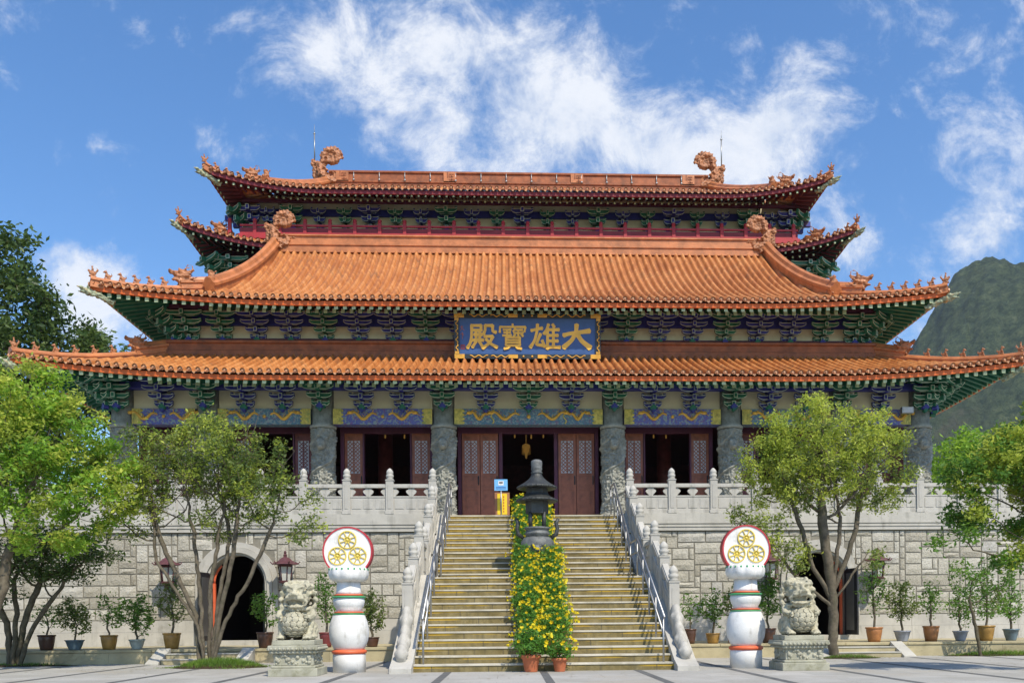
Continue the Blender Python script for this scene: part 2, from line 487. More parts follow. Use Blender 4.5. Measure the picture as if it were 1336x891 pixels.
g = MB(); g.add([(-2500, -400, 0), (2500, -400, 0), (2500, 3500, 0), (-2500, 3500, 0)], [(0, 1, 2, 3)])
tag(g.build('ground', M('ground_earth', (0.12, 0.13, 0.06), 0.95, 0.1, 0.3, 0.05, 0.3, 1.0)), kind='structure')
g = MB(); g.add([(-34, -34, 0.004), (34, -34, 0.004), (34, 34, 0.004), (-34, 34, 0.004)], [(0, 1, 2, 3)])
tag(g.build('plaza', ground_material()), kind='structure')
g = MB()
for k in range(-10, 11):
    x = -0.03 + 1.93 * k
    g.add([(x - .075, -33, .008), (x + .075, -33, .008), (x + .075, 4.9, .008), (x - .075, 4.9, .008)], [(0, 1, 2, 3)])
for yb in (-14.2, -8.4, -2.6):
    pass
tag(g.build('paving_bands', M('paving_dark_band', (0.125, 0.125, 0.12), 0.8, 0.2, 0.25, 3, 0.2)), kind='structure')

# ------------------------------------------------------------------ the temple hall
hall = thing('temple_hall', 'large temple hall with tiers of curved orange tiled roofs, painted brackets and carved grey pillars', 'temple', (0, 0, 0))
FLOOR_Z = 4.21
PER = 0.27

class Roof:
    """front slope runs from the eave inward (+y); sides mirror it. c = corner parameter 0..1 of the upturned part"""
    def __init__(s, L, Ye, ze, Lw, Yw, zw, Yc, rise, x0, flare=0.35, al=0.8, gable=None, ridge=None):
        s.L, s.Ye, s.ze, s.Lw, s.Yw, s.zw, s.Yc, s.rise, s.x0, s.flare, s.al = L, Ye, ze, Lw, Yw, zw, Yc, rise, x0, flare, al
        s.gable, s.ridge = gable, ridge        # gable = (xj, Yj) hip joint ; ridge = (xr, Yr, zr)
        s.depth = (ridge[1] - Ye) if ridge else (Yw - Ye)
        s.H = (ridge[2] - ze) if ridge else (zw - ze)
        s.jx, s.jy = gable if gable else (Lw, Yw)
        s.sj = (s.jy - Ye) / s.depth
    def prof(s, q):
        return s.H * (s.al * q + (1 - s.al) * q * q)
    def cpar(s, x):
        return max(0.0, (abs(x) - s.x0) / (s.L - s.x0))
    def eave_y(s, x):
        return s.Ye - s.flare * s.cpar(x) ** 2
    def top_y(s, x):
        a = abs(x)
        if a > s.jx:
            return s.jy + (s.eave_y(s.L) - s.jy) * (a - s.jx) / (s.L - s.jx)
        if s.ridge and a > s.ridge[0]:
            return s.ridge[1] + (s.jy - s.ridge[1]) * ((a - s.ridge[0]) / (s.jx - s.ridge[0])) ** 0.9
        return s.ridge[1] if s.ridge else s.Yw
    def z(s, x, y):
        q = max(0.0, (y - s.eave_y(x)) / (s.Ye + s.depth - s.eave_y(x)))
        c = s.cpar(x)
        k = max(0.0, 1 - q / max(s.sj, 1e-3))
        return s.ze + s.prof(q) + s.rise * c ** 2.0 * (0.25 * k + 0.75 * k * k)
    # side slope: along y (a), inward distance from x = L
    def sc(s, y):
        y0 = s.Ye + (s.L - s.x0)
        return max(0.0, (y0 - y) / (y0 - s.eave_y(s.L)))
    def side_x(s, y):
        return s.L - s.flare * (1 - min(1.0, s.sc(y)) ** 2)
    def side_z(s, y, x):
        d = s.side_x(y) - s.jx
        q = s.sj * max(0.0, (s.side_x(y) - x) / d)
        k = max(0.0, 1 - q / max(s.sj, 1e-3))
        c = s.sc(y)
        return s.ze + s.prof(q) + s.rise * c ** 2.0 * (0.25 * k + 0.75 * k * k)

TILE_END = M('tile_end_clay', (0.52, 0.27, 0.14), 0.45, 0.4, 0.4, 9, 0.3, 20, dirt=(0.2, 0.09, 0.04))
CORR = [(0.0, 0.0), (0.22, -0.035), (0.44, 0.0), (0.47, 0.07), (0.56, 0.122), (0.70, 0.145), (0.84, 0.122), (0.94, 0.07)]

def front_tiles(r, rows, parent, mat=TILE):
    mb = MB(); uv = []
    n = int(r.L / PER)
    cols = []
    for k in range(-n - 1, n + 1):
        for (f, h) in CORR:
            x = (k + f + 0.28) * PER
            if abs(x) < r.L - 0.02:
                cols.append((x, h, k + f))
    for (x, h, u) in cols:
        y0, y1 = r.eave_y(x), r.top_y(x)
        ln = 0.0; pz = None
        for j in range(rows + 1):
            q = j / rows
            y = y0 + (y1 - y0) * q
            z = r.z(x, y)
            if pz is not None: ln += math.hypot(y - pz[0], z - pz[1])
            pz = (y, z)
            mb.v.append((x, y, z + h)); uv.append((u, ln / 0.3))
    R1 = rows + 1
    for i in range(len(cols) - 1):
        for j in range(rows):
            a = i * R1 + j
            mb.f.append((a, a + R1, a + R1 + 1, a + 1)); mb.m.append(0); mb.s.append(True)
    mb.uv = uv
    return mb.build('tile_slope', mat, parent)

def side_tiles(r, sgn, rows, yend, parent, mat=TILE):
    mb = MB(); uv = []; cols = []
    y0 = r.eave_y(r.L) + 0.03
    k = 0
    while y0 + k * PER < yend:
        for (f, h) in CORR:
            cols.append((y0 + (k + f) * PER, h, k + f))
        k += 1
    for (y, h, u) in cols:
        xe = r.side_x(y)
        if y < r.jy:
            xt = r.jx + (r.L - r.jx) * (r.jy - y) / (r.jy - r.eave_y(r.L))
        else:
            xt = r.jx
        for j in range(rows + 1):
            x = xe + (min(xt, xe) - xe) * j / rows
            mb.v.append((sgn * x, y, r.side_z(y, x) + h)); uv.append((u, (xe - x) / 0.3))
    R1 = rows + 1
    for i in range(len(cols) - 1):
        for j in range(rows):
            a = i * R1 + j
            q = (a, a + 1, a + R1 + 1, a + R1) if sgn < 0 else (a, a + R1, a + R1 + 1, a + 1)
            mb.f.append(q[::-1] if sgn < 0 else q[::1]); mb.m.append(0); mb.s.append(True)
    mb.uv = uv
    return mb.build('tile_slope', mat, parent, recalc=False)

def eave_paths(r, yend):
    """front eave left to right, and each side eave front to back"""
    fr = [(x, r.eave_y(x), r.z(x, r.eave_y(x))) for x in np.linspace(-r.L, r.L, 141)]
    sides = []
    for sg in (-1, 1):
        ys = np.linspace(r.eave_y(r.L), yend, 60)
        sides.append([(sg * r.side_x(y), y, r.side_z(y, r.side_x(y))) for y in ys])
    return fr, sides

def eave_trim(r, parent, yend, fascia, soffit, rafter, tip, thick=0.13, raf=0.29, rlen=1.7, rw=.12, rh=.15):
    # rounded tile ends along the eave
    mb = MB()
    def disc(c, d, s):
        vs, n = [], 10
        for off in (0.0, -0.05):
            for k in range(n):
                a = 2 * PI * k / n
                vs.append((c[0] + d[0] * off * -1 + s[0] * math.cos(a) * .078, c[1] + d[1] * off * -1 + s[1] * math.cos(a) * .078, c[2] + math.sin(a) * .078))
        fs = [tuple(range(n))] + [(k, n + k, n + (k + 1) % n, (k + 1) % n) for k in range(n)]
        mb.add(vs, fs, 0)
        dv = Vector(d) * 0.02
        mb.box((c[0] + dv.x, c[1] + dv.y, c[2]), (.05, .04, .05), 0, Matrix.Rotation(PI / 4, 3, 'Y') if abs(d[1]) > .5 else Matrix.Rotation(PI / 4, 3, 'X'))
    n = int(r.L / PER)
    for k in range(-n - 1, n + 1):
        x = (k + 1.0) * PER
        if abs(x) < r.L - 0.03:
            y = r.eave_y(x)
            disc((x, y - 0.03, r.z(x, y) + 0.07), (0, -1, 0), (1, 0, 0))
            xd = x - PER * 0.5
            if abs(xd) < r.L - 0.03:      # hanging drip tile
                y = r.eave_y(xd); z = r.z(xd, y)
                mb.add([(xd - .075, y - .02, z + .02), (xd, y - .02, z - .05), (xd + .075, y - .02, z + .02)], [(0, 1, 2)], 0)
                mb.add([(xd - .075, y + .005, z + .02), (xd, y + .005, z - .05), (xd + .075, y + .005, z + .02)], [(2, 1, 0)], 0)
    for sg in (-1, 1):
        y = r.eave_y(r.L) + 0.2
        while y < yend:
            x = r.side_x(y)
            disc((sg * (x + .03), y, r.side_z(y, x) + .07), (sg, 0, 0), (0, 1, 0))
            y += PER
    # fascia under the tiles
    fr, sides = eave_paths(r, yend)
    pr = [(-.04, -thick - .05), (.04, -thick - .05), (.04, -.035), (-.04, -.035)]
    mb.sweep([(p[0] * (1 - .06 / r.L), p[1] + .10, p[2]) for p in fr], pr, 1)
    for sg, sd in zip((-1, 1), sides):
        mb.sweep([(p[0] - sg * .10, p[1] + .10, p[2]) for p in sd], pr, 1)
    mb.build('eave_edge', [TILE_END, fascia], parent)
    # soffit boards
    mb = MB()
    def soff(fn_pts):
        rows = len(fn_pts[0]); o = len(mb.v)
        for c in fn_pts: mb.v.extend(c)
        for i in range(len(fn_pts) - 1):
            for j in range(rows - 1):
                a = o + i * rows + j
                mb.f.append((a, a + 1, a + rows + 1, a + rows)); mb.m.append(0); mb.s.append(True)
    cols = []
    for x in np.linspace(-r.L + .12, r.L - .12, 121):
        y0, y1 = r.eave_y(x) + .14, max(min(r.top_y(x), r.Yw + .1), r.eave_y(x) + .16)
        c = []
        for q in np.linspace(0, 1, 8):
            y = y0 + (y1 - y0) * q
            c.append((x, y, r.z(x, y) - thick - .0))
        cols.append(c)
    soff(cols)
    for sg in (-1, 1):
        cols = []
        for y in np.linspace(r.eave_y(r.L) + .12, yend, 70):
            xe = r.side_x(y) - .14
            xt = max(r.Lw - .1, r.jx + (r.L - r.jx) * max(0, (r.jy - y)) / (r.jy - r.eave_y(r.L)))
            xt = min(xt, xe - .02)
            cols.append([(sg * (xe + (xt - xe) * q), y, r.side_z(y, xe + (xt - xe) * q) - thick) for q in np.linspace(0, 1, 8)])
        if sg > 0: cols = cols[::-1]
        soff(cols)
    # rafters with pale painted ends
    def rafter_at(p0, p1, w=rw, h=rh):
        p0, p1 = Vector(p0), Vector(p1)
        d = p1 - p0
        if d.length < .1: return
        sd = Vector((-d.y, d.x, 0)).normalized() * (w / 2)
        uz = Vector((0, 0, h / 2))
        pe = p0 + d.normalized() * .05
        for a, b_, mi, k in ((p0, pe, 2, 1.0), (pe, p1, 1, 0.96)):
            vs = [a - sd * k - uz * k, a + sd * k - uz * k, a + sd * k + uz * k, a - sd * k + uz * k, b_ - sd * k - uz * k, b_ + sd * k - uz * k, b_ + sd * k + uz * k, b_ - sd * k + uz * k]
            mb.add(vs, [(0, 1, 2, 3), (7, 6, 5, 4), (0, 4, 5, 1), (1, 5, 6, 2), (2, 6, 7, 3), (3, 7, 4, 0)], mi)
    x = -r.L + .3
    while x < r.L - .29:
        y0 = r.eave_y(x) + .13
        y1 = min(y0 + rlen, max(r.top_y(x), y0 + .2), r.Yw)
        rafter_at((x, y0, r.z(x, y0) - thick - .13), (x, y1, r.z(x, y1) - thick - .10))
        y2 = y0 + .42
        if abs(x) < r.jx and y2 + .3 < r.Yw:
            rafter_at((x + raf / 2, y2, r.z(x, y2) - thick - .30), (x + raf / 2, min(r.Yw, y2 + 1.2), r.z(x, min(r.Yw, y2 + 1.2)) - thick - .28))
        x += raf
    for sg in (-1, 1):
        y = r.eave_y(r.L) + .35
        while y < yend:
            xe = r.side_x(y) - .17
            xt = max(r.Lw, r.jx + (r.L - r.jx) * max(0, (r.jy - y)) / (r.jy - r.eave_y(r.L)))
            xt = max(min(xt, xe - .15), xe - rlen)
            rafter_at((sg * xe, y, r.side_z(y, xe) - thick - .085), (sg * xt, y, r.side_z(y, xt) - thick - .085))
            y += raf
    mb.build('soffit', [soffit, rafter, tip], parent)

RPROF = [(-.13, -.1), (.13, -.1), (.13, .18), (.17, .20), (.17, .27), (.11, .31), (.08, .40), (0, .44), (-.08, .40), (-.11, .31), (-.17, .27), (-.17, .20), (-.13, .18)]
def rprof(k=1.0, kh=1.0):
    return [(a * k, b * kh if b > 0 else b) for a, b in RPROF]

def hip_path(r, sg, n=22, end=0.0):
    pts = []
    for q in np.linspace(end, 1, n):
        x = r.L + (r.jx - r.L) * q
        y = r.eave_y(r.L) + (r.jy - r.eave_y(r.L)) * q
        pts.append((sg * x, y, r.z(x, y)))
    return pts

# seated guardian beasts shared by every hip ridge
def beast_mesh():
    b = MB()
    b.box((0, 0, .03), (.13, .3, .06))
    b.sphere((0, .06, .15), (.075, .10, .10))
    b.sphere((0, -.02, .21), (.065, .07, .12))
    b.sphere((0, -.07, .34), (.065, .085, .07))
    b.sphere((0, -.14, .32), (.04, .06, .04))
    b.tube([(.045, -.06, .25), (.05, -.11, .05)], .028, 6); b.tube([(-.045, -.06, .25), (-.05, -.11, .05)], .028, 6)
    b.tube([(0, .13, .12), (0, .2, .22), (0, .17, .34)], [.035, .035, .02], 6)
    b.tube([(.04, -.05, .38), (.05, -.03, .45)], [.025, .012], 5); b.tube([(-.04, -.05, .38), (-.05, -.03, .45)], [.025, .012], 5)
    o = blob(b, 'ridge_beast', .022, CLAY_FIG, disp=.02, dscale=14)
    me = o.data; bpy.data.objects.remove(o); return me
def rider_mesh():
    b = MB()
    b.sphere((0, .0, .16), (.09, .17, .11)); b.sphere((0, -.15, .26), (.06, .07, .07)); b.tube([(0, .12, .2), (0, .22, .34), (0, .16, .44)], [.06, .05, .02], 6)
    b.sphere((0, 0, .33), (.06, .06, .12)); b.sphere((0, -.01, .47), .055); b.tube([(.04, -.05, .1), (.05, -.1, .0)], .035, 6); b.tube([(-.04, -.05, .1), (-.05, -.1, .0)], .035, 6)
    b.tube([(.0, .08, .1), (.0, .1, .0)], .05, 6); b.box((0, 0, .02), (.14, .34, .05))
    o = blob(b, 'ridge_rider', .022, CLAY_FIG, disp=.02, dscale=14)
    me = o.data; bpy.data.objects.remove(o); return me
def dragon_head_mesh():
    """open-jawed horned head that ends the row of beasts; faces -y"""
    b = MB()
    b.box((0, .1, .1), (.26, .42, .22))
    b.sphere((0, .05, .34), (.16, .24, .2)); b.sphere((0, -.18, .40), (.12, .2, .09)); b.sphere((0, -.14, .20), (.1, .16, .06))
    b.sphere((0, -.33, .45), (.07, .07, .06)); b.sphere((.09, -.06, .47), .06); b.sphere((-.09, -.06, .47), .06)
    for s in (-1, 1):
        b.tube([(s * .08, .05, .5), (s * .14, .18, .66), (s * .12, .3, .68)], [.05, .04, .015], 6)
        b.tube([(s * .15, .1, .3), (s * .22, .26, .42), (s * .2, .36, .52)], [.07, .05, .02], 6)
        b.tube([(s * .12, .16, .2), (s * .2, .34, .25), (s * .18, .44, .34)], [.06, .05, .02], 6)
    b.tube([(0, .2, .45), (0, .34, .6), (0, .3, .74)], [.09, .06, .02], 6)
    o = blob(b, 'ridge_dragon_head', .03, CLAY_FIG, disp=.05, dscale=9)
    me = o.data; bpy.data.objects.remove(o); return me
def gable_head_mesh():
    b = MB()
    b.box((0, .05, .15), (.3, .34, .3)); b.sphere((0, 0, .42), (.15, .17, .2)); b.sphere((0, -.14, .38), (.11, .14, .09)); b.sphere((0, 0, .62), (.12, .12, .12))
    for s in (-1, 1):
        b.tube([(s * .1, .02, .55), (s * .16, .1, .74)], [.06, .02], 6)
    o = blob(b, 'gable_dragon_head', .03, CLAY_FIG, disp=.05, dscale=9)
    me = o.data; bpy.data.objects.remove(o); return me
def ridge_dragon_mesh():
    """tall ridge-end dragon; mouth bites the ridge towards +x, tail scrolls up and curls over to +x"""
    b = MB()
    path, rad = [], []
    P = [(.62, .28, .3), (.3, .32, .42), (.0, .5, .44), (-.16, .8, .38), (-.12, 1.12, .30), (.06, 1.42, .27)]
    for x, z, r_ in P: path.append((x, 0, z)); rad.append(r_)
    b.tube(path, rad, 12, flat=.62)
    cx, cz = .36, 1.52
    pts, rr = [], []
    for k in range(26):
        a = PI * 1.02 - k / 25 * 3.6 * PI * .9
        q = .34 * (1 - k / 25) ** .8 + .03
        pts.append((cx + q * math.cos(a), 0, cz + q * math.sin(a))); rr.append(.155 * (1 - k / 25) + .06)
    b.tube(pts, rr, 10, flat=.9); b.sphere((cx, 0, cz), (.26, .10, .26))
    for k in range(11):
        a = PI * 1.05 - k * .33
        b.sphere((cx + .5 * math.cos(a), 0, cz + .5 * math.sin(a)), (.085, .12, .085), nu=8, nv=6)
    b.sphere((.52, 0, .62), (.26, .24, .17)); b.sphere((.84, 0, .66), (.13, .17, .12)); b.sphere((.82, 0, .2), (.18, .16, .09)); b.sphere((.4, -.2, .76), .1); b.sphere((.4, .2, .76), .1)
    for s in (-1, 1):
        b.tube([(.2, s * .2, .8), (.0, s * .26, 1.0), (-.2, s * .25, 1.02)], [.09, .07, .03], 6)
        b.tube([(.1, s * .22, .45), (-.2, s * .3, .6), (-.3, s * .26, .82)], [.13, .1, .03], 6)
        b.tube([(.0, s * .2, .2), (-.3, s * .26, .26), (-.45, s * .22, .44)], [.13, .1, .03], 6)
        b.tube([(.3, s * .22, .3), (.2, s * .34, .12), (.34, s * .36, .02)], [.11, .09, .06], 6)
    for k in range(5):
        b.tube([(-.3, 0, .45 + k * .2), (-.5 + .05 * k, 0, .6 + k * .2)], [.1, .03], 6)
    b.box((.1, 0, .05), (1.1, .42, .2))
    b.tube([(-.42, 0, .5), (-.5, 0, 1.15)], [.13, .1], 8); b.box((-.5, 0, 1.2), (.3, .26, .1)); b.box((-.51, 0, 1.32), (.2, .18, .2))
    o = blob(b, 'ridge_dragon', .03, CLAY_FIG, disp=.055, dscale=9)
    me = o.data; bpy.data.objects.remove(o); return me
BEAST, RIDER, DHEAD, GHEAD, CHIWEN = beast_mesh(), rider_mesh(), dragon_head_mesh(), gable_head_mesh(), ridge_dragon_mesh()

def put(me, name, parent, loc, rz=0, s=1.0, mirror=False):
    o = link(name, me, parent, loc)
    o.rotation_euler = (0, 0, rz)
    o.scale = (-s if mirror else s, s, s)
    return o

def hips(r, parent, nb, head_q, beast_s=1.0, gap=.62, ridge_h=1.0):
    for sg in (-1, 1):
        mb = MB()
        pts = hip_path(r, sg, 24, 0.015)
        hq = head_q
        low = [p for k, p in enumerate(pts)]
        mb.sweep(low, rprof(1, .62 * ridge_h), 0, smooth=False)
        # taller ridge from the dragon head inward
        pts2 = [(sg * (r.L + (r.jx - r.L) * q), r.eave_y(r.L) + (r.jy - r.eave_y(r.L)) * q) for q in np.linspace(hq, 1.02, 10)]
        mb.sweep([(x, y, r.z(x, y) + .12) for x, y in pts2], rprof(1.05, 1.0 * ridge_h), 0)
        mb.build('hip_ridge', RIDGE, parent)
        dx, dy = sg * (r.L - r.jx), (r.eave_y(r.L) - r.jy)
        rz = math.atan2(dx, -dy)
        ln = math.hypot(dx, dy)
        top = .26 * ridge_h
        for k in range(nb):
            q = .035 + (hq - .10) * k / max(1, nb - .3)
            x = r.L + (r.jx - r.L) * q; y = r.eave_y(r.L) + (r.jy - r.eave_y(r.L)) * q
            put(RIDER if k == 0 else BEAST, 'ridge_rider' if k == 0 else 'ridge_beast', parent, (sg * x, y, r.z(x, y) + top), rz, beast_s)
        x = r.L + (r.jx - r.L) * hq; y = r.eave_y(r.L) + (r.jy - r.eave_y(r.L)) * hq
        put(DHEAD, 'ridge_dragon_head', parent, (sg * x, y, r.z(x, y) + .22), rz, beast_s * 1.6)
        # carved dragon-head beam end under the tip
        b = MB()
        b.sphere((0, 0, 0), (.13, .28, .14)); b.sphere((0, -.26, .05), (.1, .17, .07)); b.sphere((0, -.24, -.08), (.08, .14, .04)); b.tube([(0, .1, .1), (0, .2, .28), (0, .1, .34)], [.06, .05, .02], 6)
        b.sphere((.08, -.1, .12), .05); b.sphere((-.08, -.1, .12), .05)
        b.tube([(0, .2, -.0), (0, .75, -.1)], [.12, .12], 6)
        o = blob(b, 'beam_end_dragon', .03, BEAM_END, parent, disp=.05, dscale=10)
        o.location = (sg * (r.L - .05), r.eave_y(r.L) + .05, r.z(r.L, r.eave_y(r.L)) - .26); o.rotation_euler = (R(-12), 0, rz)

BEAM_END = M('beam_end_paint', (0.30, 0.34, 0.22), 0.5, 0.3, 0.5, 9, 0.3, dirt=(0.5, 0.22, 0.05), dirt_amt=0.9)

R4 = Roof(15.85, 9.8, 8.78, 12.2, 13.5, 10.45, 20, .42, 8.5, .35, .88)
R3 = Roof(14.2, 11.4, 11.67, 12.2, 13.5, 12.4, 18, .34, 7.5, .3, .62, gable=(10.75, 12.95), ridge=(9.95, 18.0, 16.0))
R2 = Roof(13.95, 18.5, 16.45, 12.4, 20.3, 17.25, 25, .80, 9.2, .4, .85)
R1 = Roof(13.05, 18.9, 18.97, 11.9, 21.0, 20.0, 25, .62, 8.3, .4, .74, gable=(10.8, 20.2), ridge=(9.3, 25.0, 21.95))

def make_roof(r, yend, fascia, soffit, rafter, tip, nb, hq, rows, bs, **kw):
    o = bpy.data.objects.new('roof', None); COL.objects.link(o); o.parent = hall
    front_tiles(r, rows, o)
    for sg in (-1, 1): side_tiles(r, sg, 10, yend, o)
    eave_trim(r, o, yend, fascia, soffit, rafter, tip, **kw)
    hips(r, o, nb, hq, bs)
    return o
roof4 = make_roof(R4, 29, FASCIA, SOFFIT_G, GREEN, RAFTER_END, 6, .72, 18, .64)
roof3 = make_roof(R3, 19, FASCIA, SOFFIT_G, GREEN, RAFTER_END, 6, .72, 30, .70)
roof2 = make_roof(R2, 31, FASCIA_RED, SOFFIT_G, SOFFIT_R, RAFTER_END, 4, .75, 12, .68, rw=.07, rh=.08)
roof1 = make_roof(R1, 31, FASCIA_RED, SOFFIT_R, SOFFIT_R, RAFTER_END, 4, .72, 24, .66, rw=.07, rh=.08)

# descending gable ridges and closing gable walls
for r, o, kh in ((R3, roof3, 1.25), (R1, roof1, 1.1)):
    for sg in (-1, 1):
        pts = []
        for q in np.linspace(0, 1, 26):
            x = r.ridge[0] + (r.jx - r.ridge[0]) * q ** 1.4
            y = r.ridge[1] + (r.jy - r.ridge[1]) * q - .0
            pts.append((sg * x, y, r.z(min(x, r.jx), y) + .02))
        pts.append((sg * (r.jx + .05), r.jy - .35, r.z(r.jx, r.jy - .35) + .02))
        mb = MB(); mb.sweep(pts, rprof(1.3, kh), 0)
        mb.build('gable_ridge', RIDGE, o)
        put(GHEAD, 'gable_dragon_head', o, (sg * (r.jx + .05), r.jy - .3, r.z(r.jx, r.jy - .3) + .1), sg * .4, 1.0)
        mb = MB()
        ys = np.linspace(r.jy, r.ridge[1], 12)
        poly = [(sg * (r.jx - .2), y, r.z(r.ridge[0], y) - .1) for y in ys]
        low = r.z(r.jx, r.jy) - .3
        vs = [(p[0], p[1], low) for p in poly] + poly
        mb.add(vs, [(i, i + 1, 12 + i + 1, 12 + i) for i in range(11)])
        mb.add([(p[0] - sg * .1, p[1], p[2]) for p in vs], [(i, i + 1, 12 + i + 1, 12 + i) for i in range(11)])
        mb.build('gable_wall', RIDGE_DARK, o)
# main ridges
def main_ridge(r, o, h, half, mats, panels=False, k=1.0):
    y, z = r.ridge[1], r.ridge[2]
    mb = MB()
    pr = [(-.26, -.15), (.26, -.15), (.26, .06), (.19, .09), (.19, h * .22), (.24, h * .24), (.24, h * .34), (.17, h * .37), (.17, h * .80), (.23, h * .83), (.23, h * .92), (.12, h), (-.12, h), (-.23, h * .92), (-.23, h * .83), (-.17, h * .80), (-.17, h * .37), (-.24, h * .34), (-.24, h * .24), (-.19, h * .22), (-.19, .09), (-.26, .06)]
    n = 21
    mb.sweep([(x, y, z) for x in np.linspace(-half, half, n)], [(a * k, b) for a, b in pr], 0)
    mb.build('main_ridge', mats, o)
main_ridge(R3, roof3, .62, 9.8, RIDGE)
main_ridge(R1, roof1, .80, 9.2, RIDGE_DARK)
for sg in (-1, 1):
    put(CHIWEN, 'ridge_dragon', roof3, (sg * -9.9, 17.9, 15.9), 0, .82, mirror=sg < 0)
    put(CHIWEN, 'ridge_dragon', roof1, (sg * -9.45, 25, 21.85), 0, 1.02, mirror=sg < 0)
# ridge plaques and clips on the top ridge
for k, x in enumerate((-8.55, -3.4, 2.75, 8.2)):
    mb = MB(); mb.boxb(x - .3, x + .3, 24.76, 24.825, 22.17, 22.66, 0)
    for (dx, dz, w_, h_) in ((-.1, .12, .05, .26), (.08, .15, .22, .045), (.08, .03, .2, .045), (.09, -.02, .045, .3), (.1, -.12, .24, .045), (-.02, .06, .05, .12)):
        mb.boxb(x + dx - w_ / 2, x + dx + w_ / 2, 24.745 - .002 * (dx > 0), 24.76, 22.41 + dz - h_ / 2, 22.41 + dz + h_ / 2, 1)
    mb.build('ridge_plaque', [RIDGE, RIDGE_DARK], roof1)
for x in np.arange(-8.0, 8.3, 1.22):
    mb = MB()
    mb.tube([(x, 24.79, 22.2), (x, 24.77, 22.62)], .022, 6); mb.sphere((x, 24.76, 22.24), .06, nu=8, nv=6)
    mb.build('ridge_clip', STEEL, roof1)
# pipe along the ridge of the second roof
for sg, nm in ((-1, 'lightning_rod'), (1, 'lightning_rod')):
    mb = MB()
    x = sg * 9.9
    mb.tube([(x, 25, 23.3), (x, 25, 24.5)], .03, 6); mb.tube([(x, 25, 24.5), (x, 25, 25.0)], [.02, .006], 6); mb.sphere((x, 25, 24.55), .055, nu=8, nv=6)
    o = mb.build(nm, STEEL)
    tag(o, 'thin lightning rod behind the ridge dragon at the %s end of the top roof' % ('left' if sg < 0 else 'right'), 'lightning rod', 'lightning rods on the top ridge')

# ------------------------------------------------------------------ hall body
PILX = [-13.5, -10.7, -6.91, -2.87, 2.87, 6.91, 10.7, 13.5]
def part(mb, name, mats, parent=hall, **kw):
    return mb.build(name, mats, parent, **kw)

# walls of the hall: closed room, so the doorways look into real darkness
mb = MB()
mb.boxb(-13.4, -13.1, 12.95, 29, FLOOR_Z, 9.4); mb.boxb(13.1, 13.4, 12.95, 29, FLOOR_Z, 9.4); mb.boxb(-13.1, 13.1, 28.7, 29, FLOOR_Z, 9.4)
mb.boxb(-13.1, 13.1, 12.95, 28.7, 9.2, 9.4)
mb.boxb(-13.1, 13.1, 12.97, 13.1, 7.78, 9.2)
part(mb, 'hall_wall', WOOD_D)
mb = MB(); mb.boxb(-12.2, 12.2, 13.5, 20.1, 10.2, 12.15); mb.boxb(-13.2, 13.2, 13.6, 28, 9.42, 10.2)
part(mb, 'middle_wall', CREAM)
mb = MB(); mb.boxb(-12.4, 12.4, 20.2, 30, 11.5, 17.1)
part(mb, 'upper_wall', PURPLE)
mb = MB(); mb.boxb(-11.9, 11.9, 21.0, 30, 17.1, 19.7)
part(mb, 'top_wall', CREAM)

# carved dragon pillars
def pillar_mesh():
    n, rows = 72, 150
    z0, z1 = 4.62, 7.5
    mb = MB(); vs = []
    for j in range(rows + 1):
        zz = (z1 - z0) * j / rows
        for k in range(n):
            a = 2 * PI * k / n
            h = 0.0
            for ph, sg in ((0.3, 1), (3.4, 1)):
                ce = ph + 2.6 * zz + .55 * math.sin(zz * 4.2 + ph)
                d = (a - ce + PI) % (2 * PI) - PI
                h = max(h, .12 * max(0, 1 - (d / .27) ** 2))
                if abs(d) < .27: h += .018 * math.sin(zz * 46 + d * 8)
            tb = noise.noise(Vector((math.cos(a) * 2.2, math.sin(a) * 2.2, zz * 2.4)) * 1.6)
            tb2 = noise.noise(Vector((math.cos(a) * 2.2, math.sin(a) * 2.2, zz * 2.4 + 9)) * 4.0)
            h = max(h, .10 * max(0, 1 - abs(tb) * 5), .08 * max(0, 1 - abs(tb2) * 3.5))
            if j in (0, rows): h = 0
            r = .335 + h
            vs.append((r * math.cos(a), r * math.sin(a), z0 + zz))
    fs = []
    for j in range(rows):
        for k in range(n):
            k2 = (k + 1) % n
            fs.append((j * n + k, j * n + k2, (j + 1) * n + k2, (j + 1) * n + k))
    mb.add(vs, fs, 0, True)
    # dragon face boss on the front, plain shaft above, moulded base below
    mb.sphere((0, -.40, 6.95), (.17, .14, .2), 0); mb.sphere((0, -.52, 6.85), (.09, .1, .07), 0); mb.sphere((.1, -.47, 7.02), .05, 0); mb.sphere((-.1, -.47, 7.02), .05, 0)
    mb.lathe([(.42, 7.5), (.44, 7.53), (.44, 7.60), (.36, 7.64), (.36, 9.0)], n=28)
    mb.lathe([(.58, FLOOR_Z - .01), (.58, 4.34), (.52, 4.38), (.56, 4.46), (.54, 4.56), (.44, 4.62), (.40, 4.64)], n=28)
    return mb.mesh('pillar', STONE_P)
pm = pillar_mesh()
for k, x in enumerate(PILX):
    o = link('pillar', pm, hall, (x, 12.0, 0)); o.rotation_euler = (0, 0, .0 if k % 2 else PI * 0)

